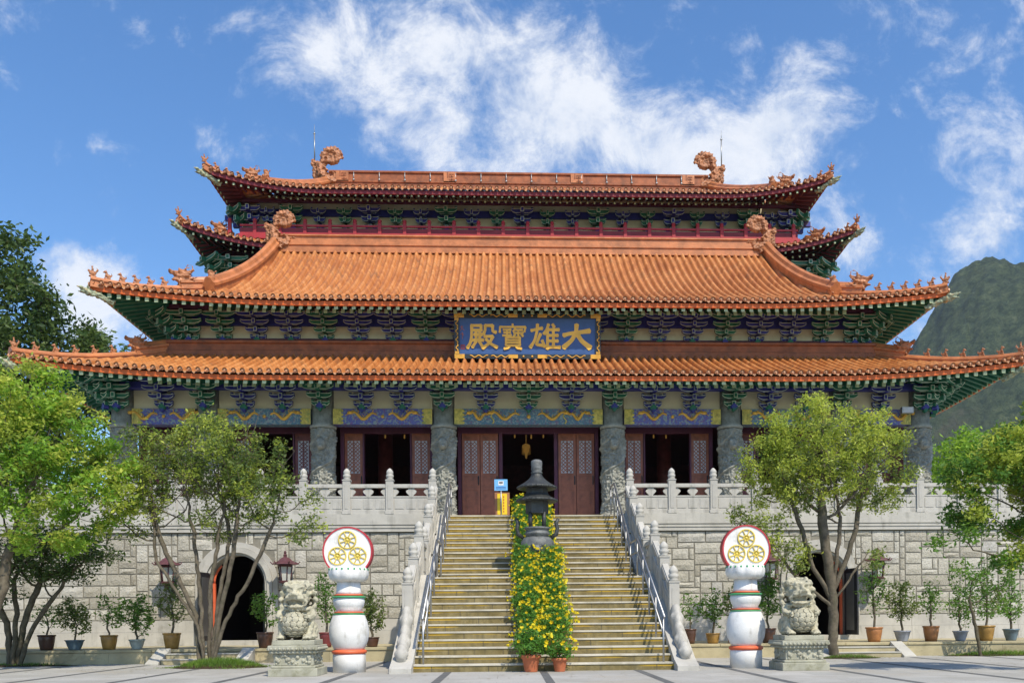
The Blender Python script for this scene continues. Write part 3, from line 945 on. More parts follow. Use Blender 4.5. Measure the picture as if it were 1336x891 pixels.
# painted beams between the pillars with golden dragons
def beam_paint(name, c1, c2):
    m, t, b = base_mat(name, 0.5, 0.35)
    tc = t.n('ShaderNodeTexCoord').outputs['Object']
    v = t.n('ShaderNodeTexVoronoi', i_Scale=15.0); t.l(tc, v.inputs['Vector'])
    c = t.ramp(v.outputs['Distance'], [(0.1, c1), (0.4, c2), (0.55, tuple(0.5 * a + 0.5 * q for a, q in zip(c1, c2))), (0.7, (0.24, 0.30, 0.30))])
    c = t.mix(t.math('MULTIPLY', t.smooth(noise_tex(t, 9, 3, .6, tc), .52, .62), .5), c, (0.22, 0.06, 0.14))
    t.l(c, b.inputs['Base Color'])
    return m
BEAM_B = beam_paint('beam_blue_pattern', (0.06, 0.07, 0.34), (0.12, 0.14, 0.36))
BEAM_G = beam_paint('beam_green_pattern', (0.05, 0.20, 0.16), (0.10, 0.16, 0.28))
CAP_Y = M('beam_cap_yellow', (0.55, 0.45, 0.10), 0.5, 0.3, 0.4, 9, 0.3, dirt=(0.20, 0.26, 0.08), dirt_amt=0.8)

def gold_dragon(mb, x, z, y, s, w=.95):
    pts = []
    for k in range(22):
        q = k / 21
        pts.append((x + s * (q - .5) * w, y - .015, z + .13 * math.sin(q * 8.5 + .6) * (1 - .35 * q) + .02))
    rad = [.032 + .024 * math.sin(PI * min(1, k / 21 * 1.15)) for k in range(22)]
    rad[-1] = .012
    mb.tube(pts, rad, 6, 0)
    h = pts[0]
    mb.sphere((h[0] - s * .05, y - .025, h[2] + .03), (.085, .04, .06), 0, 8, 6)
    mb.tube([(h[0], y - .02, h[2] + .07), (h[0] + s * .12, y - .02, h[2] + .14)], [.02, .008], 5, 0)
    mb.tube([(h[0] - s * .1, y - .02, h[2] + .0), (h[0] - s * .2, y - .02, h[2] - .06)], [.016, .008], 5, 0)
    for q in (5, 9, 13, 17):
        p = pts[q]; sg = 1 if q % 4 == 1 else -1
        mb.tube([p, (p[0] + s * .05, y - .02, p[2] + sg * .10), (p[0] - s * .02, y - .02, p[2] + sg * .15)], [.018, .014, .008], 5, 0)

def beam(x0, x1, z0, z1, y, mat, central=False):
    mb = MB(); mb.boxb(x0, x1, y, y + .42, z0, z1)
    o = part(mb, 'painted_beam', mat)
    mb = MB()
    zc = (z0 + z1) / 2; xc = (x0 + x1) / 2
    if central:
        gold_dragon(mb, xc - .78, zc, y, 1, .95); gold_dragon(mb, xc + .78, zc, y, -1, .95); mb.sphere((xc, y - .02, zc), (.07, .04, .07), 0, 8, 6)
        gold_dragon(mb, x0 + .85, zc, y, 1, .6); gold_dragon(mb, x1 - .85, zc, y, -1, .6)
    else:
        gold_dragon(mb, xc - .62, zc, y, 1, .85); gold_dragon(mb, xc + .62, zc, y, -1, .85); mb.sphere((xc, y - .02, zc), (.06, .04, .06), 0, 8, 6)
    mb.build('gold_dragons', GOLD, o)
    mb = MB()
    cuts = [x0, x1] + ([x0 + 1.28, x1 - 1.28] if central else [])
    for k, xx in enumerate(cuts):
        if k < 2:
            sg = 1 if k == 0 else -1
            for zz in (.12, .36, .62, .86):
                mb.sphere((xx + sg * .30, y - .005, z0 + (z1 - z0) * zz), (.05, .02, .05), 0, 8, 6)
            mb.boxb(min(xx, xx + sg * .28), max(xx, xx + sg * .28), y - .025, y - .003, z0 + .01, z1 - .01)
            mb.boxb(xx + sg * .05 - .02, xx + sg * .05 + .02, y - .04, y - .026, z0 + .04, z1 - .04); mb.boxb(xx + sg * .2 - .02, xx + sg * .2 + .02, y - .04, y - .026, z0 + .04, z1 - .04)
        else:
            pts = [(xx + .05 * math.sin(q * 9), y - .012, z0 + .03 + (z1 - z0 - .06) * q) for q in np.linspace(0, 1, 12)]
            mb.tube(pts, .022, 5, 0)
    mb.build('beam_cap', CAP_Y, o)
for i in range(7):
    x0, x1 = PILX[i] + .37, PILX[i + 1] - .37
    beam(x0, x1, 7.63, 8.16, 11.79, BEAM_G if i in (1, 3, 5) else BEAM_B, i == 3)
    mb = MB(); mb.boxb(x0, x1, 11.93, 12.15, 8.163, 8.95); part(mb, 'cream_panel', CREAM)
mb = MB(); mb.boxb(-13.8, 13.8, 11.55, 11.9, 8.78, 8.98); part(mb, 'bracket_beam', BLUE)
mb = MB(); mb.boxb(-14.2, 14.2, 10.85, 11.0, 9.0, 9.14); part(mb, 'eave_purlin', PURPLE)

# bracket sets
def bracket_mesh(c_main, c_alt, levels=4, w=1.26, h=.88, fwd=.95, name='bracket_set'):
    mb = MB()
    dz = h / levels
    def arm(y, z, half, hh, th, mi):
        # boat-shaped arm with raised ends, a pale line along its top and lower edge
        top = [(half, z + hh), (half * .8, z + hh * .86), (-half * .8, z + hh * .86), (-half, z + hh)]
        bot = [(-half, z + hh * .62), (-half * .86, z + hh * .22), (-half * .62, z), (half * .62, z), (half * .86, z + hh * .22), (half, z + hh * .62)]
        mb.prism(bot + top, y, y + th, mi)
        pt = [(q[0], y - .004, q[1]) for q in bot]
        for a, b_ in zip(pt[:-1], pt[1:]): mb.tube([a, b_], .009, 4, 2, False)
        pt = [(q[0], y - .004, q[1]) for q in top]
        for a, b_ in zip(pt[:-1], pt[1:]): mb.tube([a, b_], .011, 4, 2, False)
        for s in (-1, 1):
            mb.boxb(s * half * .88 - .045, s * half * .88 + .045, y + .02, y + th - .02, z + hh + .001, z + hh + .055, mi)
    for k in range(levels):
        q = (k + 1) / levels
        z = .04 + k * dz; hh = dz * .68
        half = w / 2 * (.24 + .76 * q ** .85)
        yf = -fwd * (k + .35) / levels
        arm(yf, z, half, hh, .10, 0)
        if k > 0: arm(yf + fwd / levels * .8, z + .02, half * .74, hh, .10, 0)
        mb.boxb(-.06, .06, yf - .15, .05, z - .02, z + hh * .9, 0)
        for zz in (z - .02, z + hh * .85): mb.boxb(-.06, .06, yf - .158, yf - .151, zz, zz + .016, 2)
        for xx in (-.06, .046): mb.boxb(xx, xx + .014, yf - .158, yf - .151, z - .003, z + hh * .84, 2)
    for zz, sz_, mi in ((.0, .17, 1), (-.10, .11, 0)):
        mb.box((0, -.20, zz), (sz_, .14, sz_), mi, Matrix.Rotation(PI / 4, 3, 'Y'))
    mb.boxb(-.16, .16, -.10, .05, -.04, .06, 0); mb.boxb(-.17, .17, -.11, -.09, .061, .085, 2)
    return mb.mesh(name, [c_main, c_alt, PALE])
BR_B = bracket_mesh(BLUE, GREEN); BR_G = bracket_mesh(GREEN, BLUE)
BT_B = bracket_mesh(BLUE, GREEN, 3, .78, .78, .7); BT_G = bracket_mesh(GREEN, BLUE, 3, .78, .78, .7)
def bracket(me, x, y, z, sx=1.0, sz=1.0, rz=0, nm='bracket_set'):
    o = link(nm, me, hall, (x, y, z)); o.scale = (sx, sx, sz); o.rotation_euler = (0, 0, rz); return o
for i in range(7):
    x0, x1 = PILX[i], PILX[i + 1]
    nb = {3: 3, 2: 2, 4: 2, 1: 2, 5: 2, 0: 1, 6: 1}[i]
    for k in range(nb):
        x = x0 + (x1 - x0) * (k + 1) / (nb + 1)
        bracket(BR_G if (i == 3 and k == 1) else BR_B, x, 11.86, 8.17)
for x in PILX[1:-1]: bracket(BR_G, x, 11.66, 8.17)
for sg in (-1, 1):
    bracket(BR_G, sg * 13.5, 11.7, 8.15, 1.08, 1.0); bracket(BR_G, sg * 13.75, 11.75, 8.15, 1.12, 1.0, sg * PI / 4, 'corner_bracket'); bracket(BR_G, sg * 13.8, 12.1, 8.15, 1.25, 1.05, sg * PI / 2)
# middle tier
for k in range(-9, 10):
    x = k * 1.18
    if abs(x) < 2.2: continue
    bracket(BR_G if k % 3 == 0 else BR_B, x, 13.48, 10.92, .93, .95)
for sg in (-1, 1):
    bracket(BR_G, sg * 11.75, 13.4, 10.88, 1.02, .97); bracket(BR_G, sg * 12.15, 13.45, 10.88, 1.12, 1.0, sg * PI / 4, 'corner_bracket'); bracket(BR_G, sg * 12.2, 13.9, 10.88, 1.2, 1.0, sg * PI / 2)
mb = MB(); mb.boxb(-12.25, 12.25, 13.36, 13.49, 10.86, 10.99); part(mb, 'purple_rail', PURPLE)
mb = MB(); mb.boxb(-12.3, 12.3, 12.62, 12.76, 11.76, 11.9); part(mb, 'eave_purlin', PURPLE)
mb = MB(); mb.boxb(-12.2, 12.2, 13.38, 13.49, 11.45, 11.85); part(mb, 'bracket_beam', BLUE)
# ridge band along the foot of the middle wall
mb = MB()
for sg in (0,):
    mb.sweep([(-12.45, 13.22, 10.33), (12.45, 13.22, 10.33)], [(-.24, -.3), (.24, -.3), (.24, .12), (.18, .15), (.18, .36), (.24, .40), (.24, .47), (.1, .53), (-.24, .53)], 0)
mb.build('foot_ridge', RIDGE_DARK, roof4)
# upper walls and corner columns under the second roof
for sg in (-1, 1):
    for x in (12.3, 11.1):
        mb = MB(); mb.lathe([(.2, 12.2), (.2, 16.4)], (sg * x, 20.1, 0), 14); part(mb, 'red_column', RED)
    bracket(BR_G, sg * 12.2, 20.15, 15.35, 1.25, 1.05); bracket(BR_G, sg * 12.45, 20.15, 15.35, 1.4, 1.05, sg * PI / 4, 'corner_bracket'); bracket(BR_B, sg * 10.95, 20.15, 15.35, .95, 1.0); bracket(BR_G, sg * 12.5, 20.5, 15.35, 1.2, 1.05, sg * PI / 2)
mb = MB(); mb.boxb(-12.6, 12.6, 19.95, 20.19, 15.05, 15.35); part(mb, 'bracket_beam', GREEN)
# balcony, railing and painted wall of the top storey
mb = MB(); mb.boxb(-12.0, 12.0, 19.7, 20.99, 17.22, 17.42); part(mb, 'balcony_floor', RED)
rail = bpy.data.objects.new('balcony_railing', None); COL.objects.link(rail); rail.parent = hall
mb = MB(); mb.boxb(-11.95, 11.95, 19.84, 19.92, 17.80, 17.87); mb.boxb(-11.95, 11.95, 19.83, 19.93, 17.425, 17.53); mb.build('rail', RED, rail)
mb = MB(); mb.boxb(-11.95, 11.95, 19.865, 19.895, 17.533, 17.74); mb.build('rail_panel', FASCIA_RED, rail)
mb = MB(); mb.boxb(-.07, .07, -.07, .07, 0, .55); mb.lathe([(.09, .55), (.09, .58), (.06, .60), (.09, .66), (.05, .72), (0, .73)], n=10)
pme = mb.mesh('railing_post', RED)
for k in range(-12, 12): link('railing_post', pme, rail, (.5 + 1.05 * k - .28, 19.88, 17.4))
mb = MB(); mb.boxb(-11.9, 11.9, 20.86, 20.99, 17.5, 18.0); part(mb, 'painted_beam', beam_paint('beam_top_pattern', (0.05, 0.16, 0.12), (0.22, 0.20, 0.10)))
for k in range(-10, 11):
    x = k * 1.10
    big = k % 3 == 0
    bracket((BT_G if (k // 3) % 2 else BT_B) if big else (BT_G if k % 2 else BT_B), x, 20.95, 18.05, 1.25 if big else .85, 1.1)
for sg in (-1, 1):
    bracket(BT_B, sg * 11.7, 20.9, 18.02, 1.25, 1.1); bracket(BT_G, sg * 11.9, 20.95, 18.02, 1.4, 1.1, sg * PI / 4, 'corner_bracket'); bracket(BT_B, sg * 11.95, 21.3, 18.02, 1.5, 1.15, sg * PI / 2)
    mb = MB(); mb.lathe([(.2, 17.32), (.2, 18.0)], (sg * 11.75, 20.9, 0), 14); part(mb, 'red_column', RED)
    mb = MB(); mb.lathe([(.42, 17.45), (.42, 17.62), (.3, 17.7), (.3, 17.95), (.36, 18.0)], (sg * 11.45, 20.75, 0), 18); part(mb, 'green_drum', GREEN)
for k in range(-3, 4):
    if abs(k) == 4: continue
    mb = MB(); mb.lathe([(.42, 17.5), (.44, 17.6), (.40, 17.75), (.2, 17.92), (0, 17.95)], (k * 3.3, 20.82, 0), 16); part(mb, 'green_drum', SOFFIT_G)
mb = MB(); mb.boxb(-11.9, 11.9, 20.87, 20.99, 18.72, 19.0); part(mb, 'bracket_beam', BLUE)
mb = MB(); mb.boxb(-11.95, 11.95, 20.18, 20.3, 18.98, 19.1); part(mb, 'eave_purlin', PURPLE)

# doors
def lattice_leaf(w, h, parent, x, y, z, mat, rz=0.0):
    root = bpy.data.objects.new('door', None); COL.objects.link(root); root.parent = parent; root.location = (x, y, z); root.rotation_euler = (0, 0, rz)
    st = .095
    mb = MB()
    zs = [0, .1, .40 * h - .06, .40 * h + .02, .53 * h, .53 * h + .085, .90 * h, .90 * h + .06, h - .09, h]
    mb.boxb(-w / 2, -w / 2 + st, -.035, .035, 0, h); mb.boxb(w / 2 - st, w / 2, -.035, .035, 0, h)
    for k in (0, 2, 4, 6, 8): mb.boxb(-w / 2 + st, w / 2 - st, -.033, .033, zs[k], zs[k + 1])
    for a, b_ in ((.1, .40 * h - .06), (.40 * h + .02, .53 * h), (.90 * h + .06, h - .09)):
        mb.boxb(-w / 2 + st, w / 2 - st, -.012, .012, a, b_)
        if b_ - a > .25: mb.boxb(-w / 2 + st + .06, w / 2 - st - .06, -.026, -.013, a + .07, b_ - .07)
    mb.build('door_frame', mat, root)
    z0, z1 = zs[5], zs[6]
    mb = MB()
    hw = w / 2 - st
    step = .13
    n = int((2 * hw + (z1 - z0)) / step) + 1
    for k in range(-n, n + 1):
        for s in (1, -1):
            c = k * step
            pts = []
            for tt in np.linspace(-2, 2, 81):
                px_, pz_ = tt, s * tt + c + (z0 + z1) / 2
                if -hw <= px_ <= hw and z0 <= pz_ <= z1: pts.append((px_, pz_))
            if len(pts) >= 2:
                (ax, az), (bx, bz) = pts[0], pts[-1]
                dx, dz = bx - ax, bz - az; L_ = math.hypot(dx, dz)
                if L_ < .03: continue
                nx, nz = -dz / L_ * .013, dx / L_ * .013
                yo = -.02 + (.006 if s > 0 else 0)
                mb.add([(ax - nx, yo, az - nz), (bx - nx, yo, bz - nz), (bx + nx, yo, bz + nz), (ax + nx, yo, az + nz), (ax - nx, yo + .02, az - nz), (bx - nx, yo + .02, bz - nz), (bx + nx, yo + .02, bz + nz), (ax + nx, yo + .02, az + nz)],
                       [(0, 1, 2, 3), (4, 7, 6, 5), (0, 4, 5, 1), (2, 6, 7, 3)])
    mb.boxb(-.017, .017, -.024, -.001, z0, z1)
    mb.build('lattice', mat, root)
    mb = MB(); mb.boxb(-hw, hw, .004, .014, z0, z1); mb.build('lattice_backing', PANE, root)
    mb = MB(); mb.tube([(w / 2 - .05, -.06, .44 * h), (w / 2 - .05, -.06, .52 * h)], .016, 6); mb.boxb(w / 2 - .07, w / 2 - .03, -.045, -.036, .43 * h, .53 * h); mb.build('handle', BLACK, root)
    return root
LH = 3.3
def bay(xc, width, lw, op, mat, n_side):
    fr = bpy.data.objects.new('doorway', None); COL.objects.link(fr); fr.parent = hall
    mb = MB()
    mb.boxb(xc - width / 2, xc + width / 2, 12.78, 13.02, 7.55, 7.79)
    for s in (-1, 1):
        mb.boxb(min(xc + s * width / 2, xc + s * (width / 2 - .12)), max(xc + s * width / 2, xc + s * (width / 2 - .12)), 12.8, 13.0, FLOOR_Z, 7.55)
        jw = .12 if op > 1.7 else .05
        if op: mb.boxb(min(xc + s * op / 2, xc + s * (op / 2 + jw)), max(xc + s * op / 2, xc + s * (op / 2 + jw)), 12.8, 13.0, FLOOR_Z, 7.55)
    mb.boxb(xc - width / 2, xc + width / 2, 12.82, 12.98, FLOOR_Z, FLOOR_Z + .12)
    mb.build('door_surround', PURPLE, fr)
    return fr
def leaves(fr, xs, w, mat):
    for x in xs: lattice_leaf(w, LH, fr, x, 12.9, FLOOR_Z + .125, mat)
f = bay(0, 4.9, .66, 1.80, WOOD, 2)
leaves(f, (-2.0, -1.36, 1.36, 2.0), .62, WOOD)
for sg in (-1, 1):
    f = bay(sg * 4.89, 3.2, .76, 1.58, WOOD, 1); leaves(f, (sg * 4.89 - 1.16, sg * 4.89 + 1.16), .62, WOOD)
    f = bay(sg * 8.8, 2.9, .7, 1.36, WOOD_D, 1); leaves(f, (sg * 8.8 - 1.02, sg * 8.8 + 1.02), .56, WOOD_D)
    f = bay(sg * 12.1, 1.95, .8, 0, WOOD_D, 1); leaves(f, (sg * 12.1 - .44, sg * 12.1 + .44), .82, WOOD_D)
# hall interior seen through the doorways
mb = MB()
for x in (-5.6, -1.9, 1.9, 5.6):
    mb = MB(); mb.lathe([(.3, FLOOR_Z), (.3, 9.2)], (x, 17.5, 0), 16); part(mb, 'inner_column', WOOD_D)
mb = MB(); mb.boxb(-3.2, 3.2, 22, 24, FLOOR_Z, 5.5); mb.boxb(-2.2, 2.2, 23, 24.5, 5.5, 5.9); part(mb, 'altar', WOOD_D)
GOLD_GLOW, tt, bb = base_mat('lit_lantern_ornament_glow', 0.5); bb.inputs['Base Color'].default_value = (0.7, 0.4, 0.08, 1); bb.inputs['Emission Color'].default_value = (1, 0.55, 0.12, 1); bb.inputs['Emission Strength'].default_value = 0.09  # lit lanterns, also the glow put on the hanging ornament
def inner_lantern():
    mb = MB(); mb.lathe([(.04, -.12), (.11, -.09), (.13, 0), (.11, .09), (.04, .12)], n=12); mb.lathe([(.015, .12), (.01, 1.2)], n=6); mb.lathe([(.02, -.12), (.03, -.24), (.01, -.28)], n=6)
    return mb.mesh('hanging_lantern', GOLD_GLOW)
il = inner_lantern()
for k, (x, y, z, wh) in enumerate([(-1.0, 14.5, 8.0, ''), (-.45, 15.2, 8.15, ''), (.15, 14.5, 7.98, ''), (.6, 14.6, 8.03, ''), (-5.2, 14.6, 8.02, ''), (-4.5, 14.6, 8.0, ''), (4.7, 14.6, 8.02, ''), (5.2, 14.8, 8.05, '')]):
    o = link('hanging_lantern', il, None, (x, y, z))
    tag(o, 'small golden lantern hanging inside the %s doorway under its lintel' % ('central' if abs(x) < 2 else 'left' if x < 0 else 'right'), 'lantern', 'lanterns inside the %s doorway' % ('central' if abs(x) < 2 else 'left' if x < 0 else 'right'))

mb = MB()
mb.lathe([(.02, 1.4), (.015, .3)], n=6); mb.lathe([(.05, .3), (.20, .22), (.22, .1), (.12, .02), (.16, -.06), (.10, -.2), (.03, -.5), (0, -.52)], n=14)
for k in range(8): mb.tube([(.2 * math.cos(k * PI / 4), .2 * math.sin(k * PI / 4), .12), (.21 * math.cos(k * PI / 4), .21 * math.sin(k * PI / 4), -.28)], .014, 5)
o = mb.build('hanging_ornament', GOLD_GLOW, loc=(.02, 17.5, 7.9))  # no lamp itself: emission adds a faint glow to the gold
o.scale = (.75, .75, .75)
tag(o, 'ornate golden hanging ornament deep inside the central doorway', 'ornament')

# ------------------------------------------------------------------ name plaque
plq = thing('name_plaque', 'blue name plaque with four large golden characters in an ornate gold frame', 'plaque', (0, 12.35, 10.0))
plq.rotation_euler = (R(7), 0, 0)
PW, PH = 5.0, 1.5
PL_BLUE = M('plaque_blue', (0.045, 0.105, 0.27), 0.5, 0.4, 0.12, 4, 0.2)
PL_GOLD = M('plaque_gold', (0.80, 0.47, 0.06), 0.4, 0.5, 0.18, 3, 0.25)
PL_DARK = M('plaque_dark_frame', (0.03, 0.04, 0.045), 0.5, 0.4, 0.3, 3, 0.1)
mb = MB(); mb.boxb(-PW / 2 + .16, PW / 2 - .16, -.02, .08, .14, PH - .14); mb.build('board', PL_BLUE, plq)
mb = MB()
for a in ((-PW / 2, PW / 2, 0, .15), (-PW / 2, PW / 2, PH - .15, PH)): mb.boxb(a[0], a[1], -.08, .1, a[2], a[3])
for s in (-1, 1): mb.boxb(min(s * PW / 2, s * (PW / 2 - .17)), max(s * PW / 2, s * (PW / 2 - .17)), -.078, .098, .15, PH - .15)
fr = mb.build('frame', PL_DARK, plq)
mb = MB()
for s in (-1, 1):
    for zc in (.075, PH - .075):
        mb.boxb(s * (PW / 2 - .17) - .17, s * (PW / 2 - .17) + .17, -.095, -.081, zc - .073, zc + .073)
        mb.boxb(s * .5 - .16, s * .5 + .16, -.095, -.081, zc - .06, zc + .06)
        for k in range(2):
            xc = s * (.95 + k * .72)
            pts = [(xc + (q - .5) * .62, -.09, zc + .035 * math.sin(q * 14 + k)) for q in np.linspace(0, 1, 24)]
            mb.tube(pts, .017, 5)
        mb.sphere((s * .15, -.09, zc), (.035, .02, .035), 0, 8, 6)
    for zc in (.35, .62, .9, 1.15):
        pts = [(s * (PW / 2 - .085) + .035 * math.sin(q * 9), -.09, zc + (q - .5) * .24) for q in np.linspace(0, 1, 12)]
        mb.tube(pts, .017, 5)
    mb.boxb(s * (PW / 2 - .085) - .07, s * (PW / 2 - .085) + .07, -.095, -.08, .16, .24); mb.boxb(s * (PW / 2 - .085) - .07, s * (PW / 2 - .085) + .07, -.095, -.08, PH - .24, PH - .16)
mb.build('frame_ornament', GOLD, fr)
CH = {
 'hall': [[(.1, .93), (.47, .93)], [(.46, .95), (.46, .72)], [(.12, .75), (.47, .75)], [(.13, .95), (.12, .5), (.07, .22), (-.04, .03)], [(.2, .57), (.5, .57)], [(.28, .70), (.28, .36)], [(.41, .70), (.41, .36)], [(.14, .35), (.54, .35)], [(.28, .3), (.14, .06)], [(.39, .3), (.52, .06)],
          [(.61, .95), (.6, .74), (.54, .58)], [(.6, .93), (.87, .93)], [(.87, .95), (.87, .70), (1.0, .66)], [(.56, .5), (.88, .5)], [(.88, .5), (.76, .24), (.5, .02)], [(.62, .4), (.8, .2), (1.03, .06)]],
 'treasure': [[(.5, 1.0), (.5, .9)], [(.04, .88), (.03, .66)], [(.03, .88), (.97, .88)], [(.97, .88), (.92, .68)], [(.15, .77), (.44, .77)], [(.17, .66), (.42, .66)], [(.13, .54), (.45, .55)], [(.29, .77), (.29, .54)],
              [(.6, .83), (.52, .70)], [(.56, .76), (.86, .76)], [(.70, .76), (.70, .53)], [(.53, .64), (.88, .64)], [(.6, .58), (.53, .51)], [(.8, .58), (.88, .51)],
              [(.25, .47), (.25, .13)], [(.76, .47), (.76, .13)], [(.25, .465), (.76, .465)], [(.25, .355), (.76, .355)], [(.25, .25), (.76, .25)], [(.25, .135), (.76, .135)], [(.38, .1), (.33, .03), (.18, .01)], [(.62, .1), (.66, .03), (.82, .01)]],
 'hero': [[(-.02, .74), (.2, .80), (.40, .84)], [(.22, 1.0), (.2, .72), (.12, .35), (-.05, .06)], [(.33, .62), (.24, .38), (.17, .18), (.44, .15)], [(.38, .36), (.49, .08)],
          [(.62, 1.0), (.56, .8), (.45, .60)], [(.58, .78), (.58, .0)], [(.76, 1.0), (.82, .88)], [(.58, .78), (1.0, .78)], [(.58, .55), (.96, .55)], [(.58, .33), (.96, .33)], [(.58, .08), (1.04, .08)], [(.79, .78), (.79, .08)]],
 'great': [[(0, .55), (.2, .62), (.6, .68), (1.0, .74)], [(.5, 1.0), (.48, .68), (.32, .36), (.0, .06)], [(.52, .62), (.68, .34), (1.02, .05)]],
}
def brush(mb, pts, w0, w1, y, ox, oz, sx, sz, flare=False):
    P = [Vector((ox + a * sx, 0, oz + b_ * sz)) for a, b_ in pts]
    dense = []
    for a, b_ in zip(P[:-1], P[1:]):
        for q in np.linspace(0, 1, 7)[:-1]: dense.append(a.lerp(b_, q))
    dense.append(P[-1])
    for _ in range(2):
        dense = [dense[0]] + [(dense[i - 1] + dense[i] * 2 + dense[i + 1]) / 4 for i in range(1, len(dense) - 1)] + [dense[-1]]
    n = len(dense); lft, rgt = [], []
    for i, p in enumerate(dense):
        d = (dense[min(i + 1, n - 1)] - dense[max(i - 1, 0)]).normalized()
        nn = Vector((-d.z, 0, d.x))
        q = i / (n - 1)
        w_ = (w0 + (w1 - w0) * q) * (1 + .30 * math.exp(-(q / .14) ** 2) + .22 * math.exp(-((1 - q) / .14) ** 2)) / 2
        lft.append(p + nn * w_); rgt.append(p - nn * w_)
    e0 = dense[0] - (dense[1] - dense[0]).normalized() * w0 * .28
    e1 = dense[-1] + (dense[-1] - dense[-2]).normalized() * w1 * .28
    ring = [e0] + rgt + [e1] + lft[::-1]
    m_ = len(ring)
    vs = [(p.x, y, p.z) for p in ring] + [(p.x, -.021, p.z) for p in ring]
    fs = [(0, 1, m_ - 1)] + [(k, k + 1, m_ - k - 1, m_ - k) for k in range(1, n)] + [(n, n + 1, n + 2)]
    fs += [(i, m_ + i, m_ + (i + 1) % m_, (i + 1) % m_) for i in range(m_)]
    mb.add(vs, fs)
for key, ox, wd, st in (('hall', -2.03, .96, .088), ('treasure', -.98, .94, .062), ('hero', .13, .95, .088), ('great', 1.22, .92, .125)):
    mb = MB()
    for k, s in enumerate(CH[key]):
        thick = st
        if key == 'great' : thick = (.12, .125, .14)[k]
        brush(mb, s, thick, thick * 1.18, -.036 - .0012 * k, ox, .33, wd, .83)
    mb.build('character', PL_GOLD, plq)
mb = MB()
for k, s in enumerate([[(0, .9), (.6, .95)], [(.3, 1), (.2, .8), (0, .7)], [(.3, .85), (.7, .72)], [(0, .5), (.6, .52)], [(.35, .6), (.35, .2)], [(.35, .5), (.6, .4)]]):
    brush(mb, s, .02, .018, -.03 - .001 * k, -2.29, .55, .17, .55)
mb.build('small_inscription', M('inscription_rust', (0.35, 0.12, 0.10), 0.6, 0.3, 0.2, 4, 0.0), plq)
mb = MB(); mb.boxb(-2.29, -2.15, -.03, -.021, .32, .47)
for k in range(3): mb.boxb(-2.275, -2.165, -.034, -.031, .345 + k * .04, .36 + k * .04, 1)
mb.build('red_seal', [M('seal_red', (0.35, 0.05, 0.04), 0.6, 0.3, 0.2, 6, 0.0), PL_BLUE], plq)

# ------------------------------------------------------------------ terrace
WALL_Y, LEDGE_Y, LEDGE_Z = 8.7, 5.1, 0.37
ARCH_X = 8.8
def ashlar_mat():
    m, t, b = base_mat('ashlar_blocks', 0.85, 0.25)
    g = t.n('ShaderNodeNewGeometry').outputs['Random Per Island']
    tc = t.n('ShaderNodeTexCoord').outputs['Object']
    c = t.ramp(g, [(0.0, (0.35, 0.315, 0.235)), (0.3, (0.47, 0.435, 0.345)), (0.6, (0.54, 0.505, 0.41)), (0.85, (0.59, 0.56, 0.475)), (1.0, (0.48, 0.46, 0.41))])
    f = noise_tex(t, 2.0, 7, 0.7, tc)
    c = t.mix(t.math('MULTIPLY', t.smooth(f, 0.45, 0.7), 0.5), c, (0.26, 0.24, 0.185))
    sp_ = noise_tex(t, 24, 3, 0.7, tc)
    c = t.mix(0.3, c, t.ramp(sp_, [(0.3, (0.20, 0.185, 0.15)), (0.7, (0.62, 0.60, 0.54))]))
    t.l(c, b.inputs['Base Color'])
    bump(t, b, noise_tex(t, 16, 6, 0.7, tc), 0.9, 0.05)
    return m
ASHLAR = ashlar_mat()
MORTAR = M('wall_mortar', (0.22, 0.205, 0.165), 0.95, 0.1, 0.2, 4, 0.3)
terr = thing('stone_terrace', 'high stone block terrace wall with pale cornice and two arched doorways', 'terrace')

ARCH_R, ARCH_ZC = 1.17, 2.22          # outer ring of the moon-shaped arch
def in_arch(x, z, r):
    for s in (-1, 1):
        dx = abs(x - s * ARCH_X)
        if z < ARCH_ZC:
            if dx < r: return True
        elif dx * dx + (z - ARCH_ZC) ** 2 < r * r: return True
    return False
# backing wall (mortar) with two openings, built from strips
mb = MB()
IN_R = .86
def wall_strips(mb, y0, y1, z0, z1, r, x_from, x_to, mi=0):
    """vertical wall with arched openings of radius r"""
    segs = [(x_from, -ARCH_X - r), (-ARCH_X + r, -2.75), (2.75, ARCH_X - r), (ARCH_X + r, x_to)]
    for a, b_ in segs: mb.boxb(a, b_, y0, y1, z0, z1, mi)
    for s in (-1, 1):
        n = 16
        for k in range(n):
            a0, a1 = PI - PI * k / n, PI - PI * (k + 1) / n
            xa, xb = s * ARCH_X + r * math.cos(a0), s * ARCH_X + r * math.cos(a1)
            za, zb = ARCH_ZC + r * math.sin(a0), ARCH_ZC + r * math.sin(a1)
            mb.prism([(xa, za), (xb, zb), (xb, z1), (xa, z1)], y0, y1, mi)
wall_strips(mb, WALL_Y, WALL_Y + .5, 0, 3.72, IN_R + .02, -20, 20)
mb.boxb(-20, -2.75, WALL_Y + .0, 12.9, 3.725, 4.0); mb.boxb(2.75, 20, WALL_Y, 12.9, 3.725, 4.0)
mb.build('wall_core', MORTAR, terr)
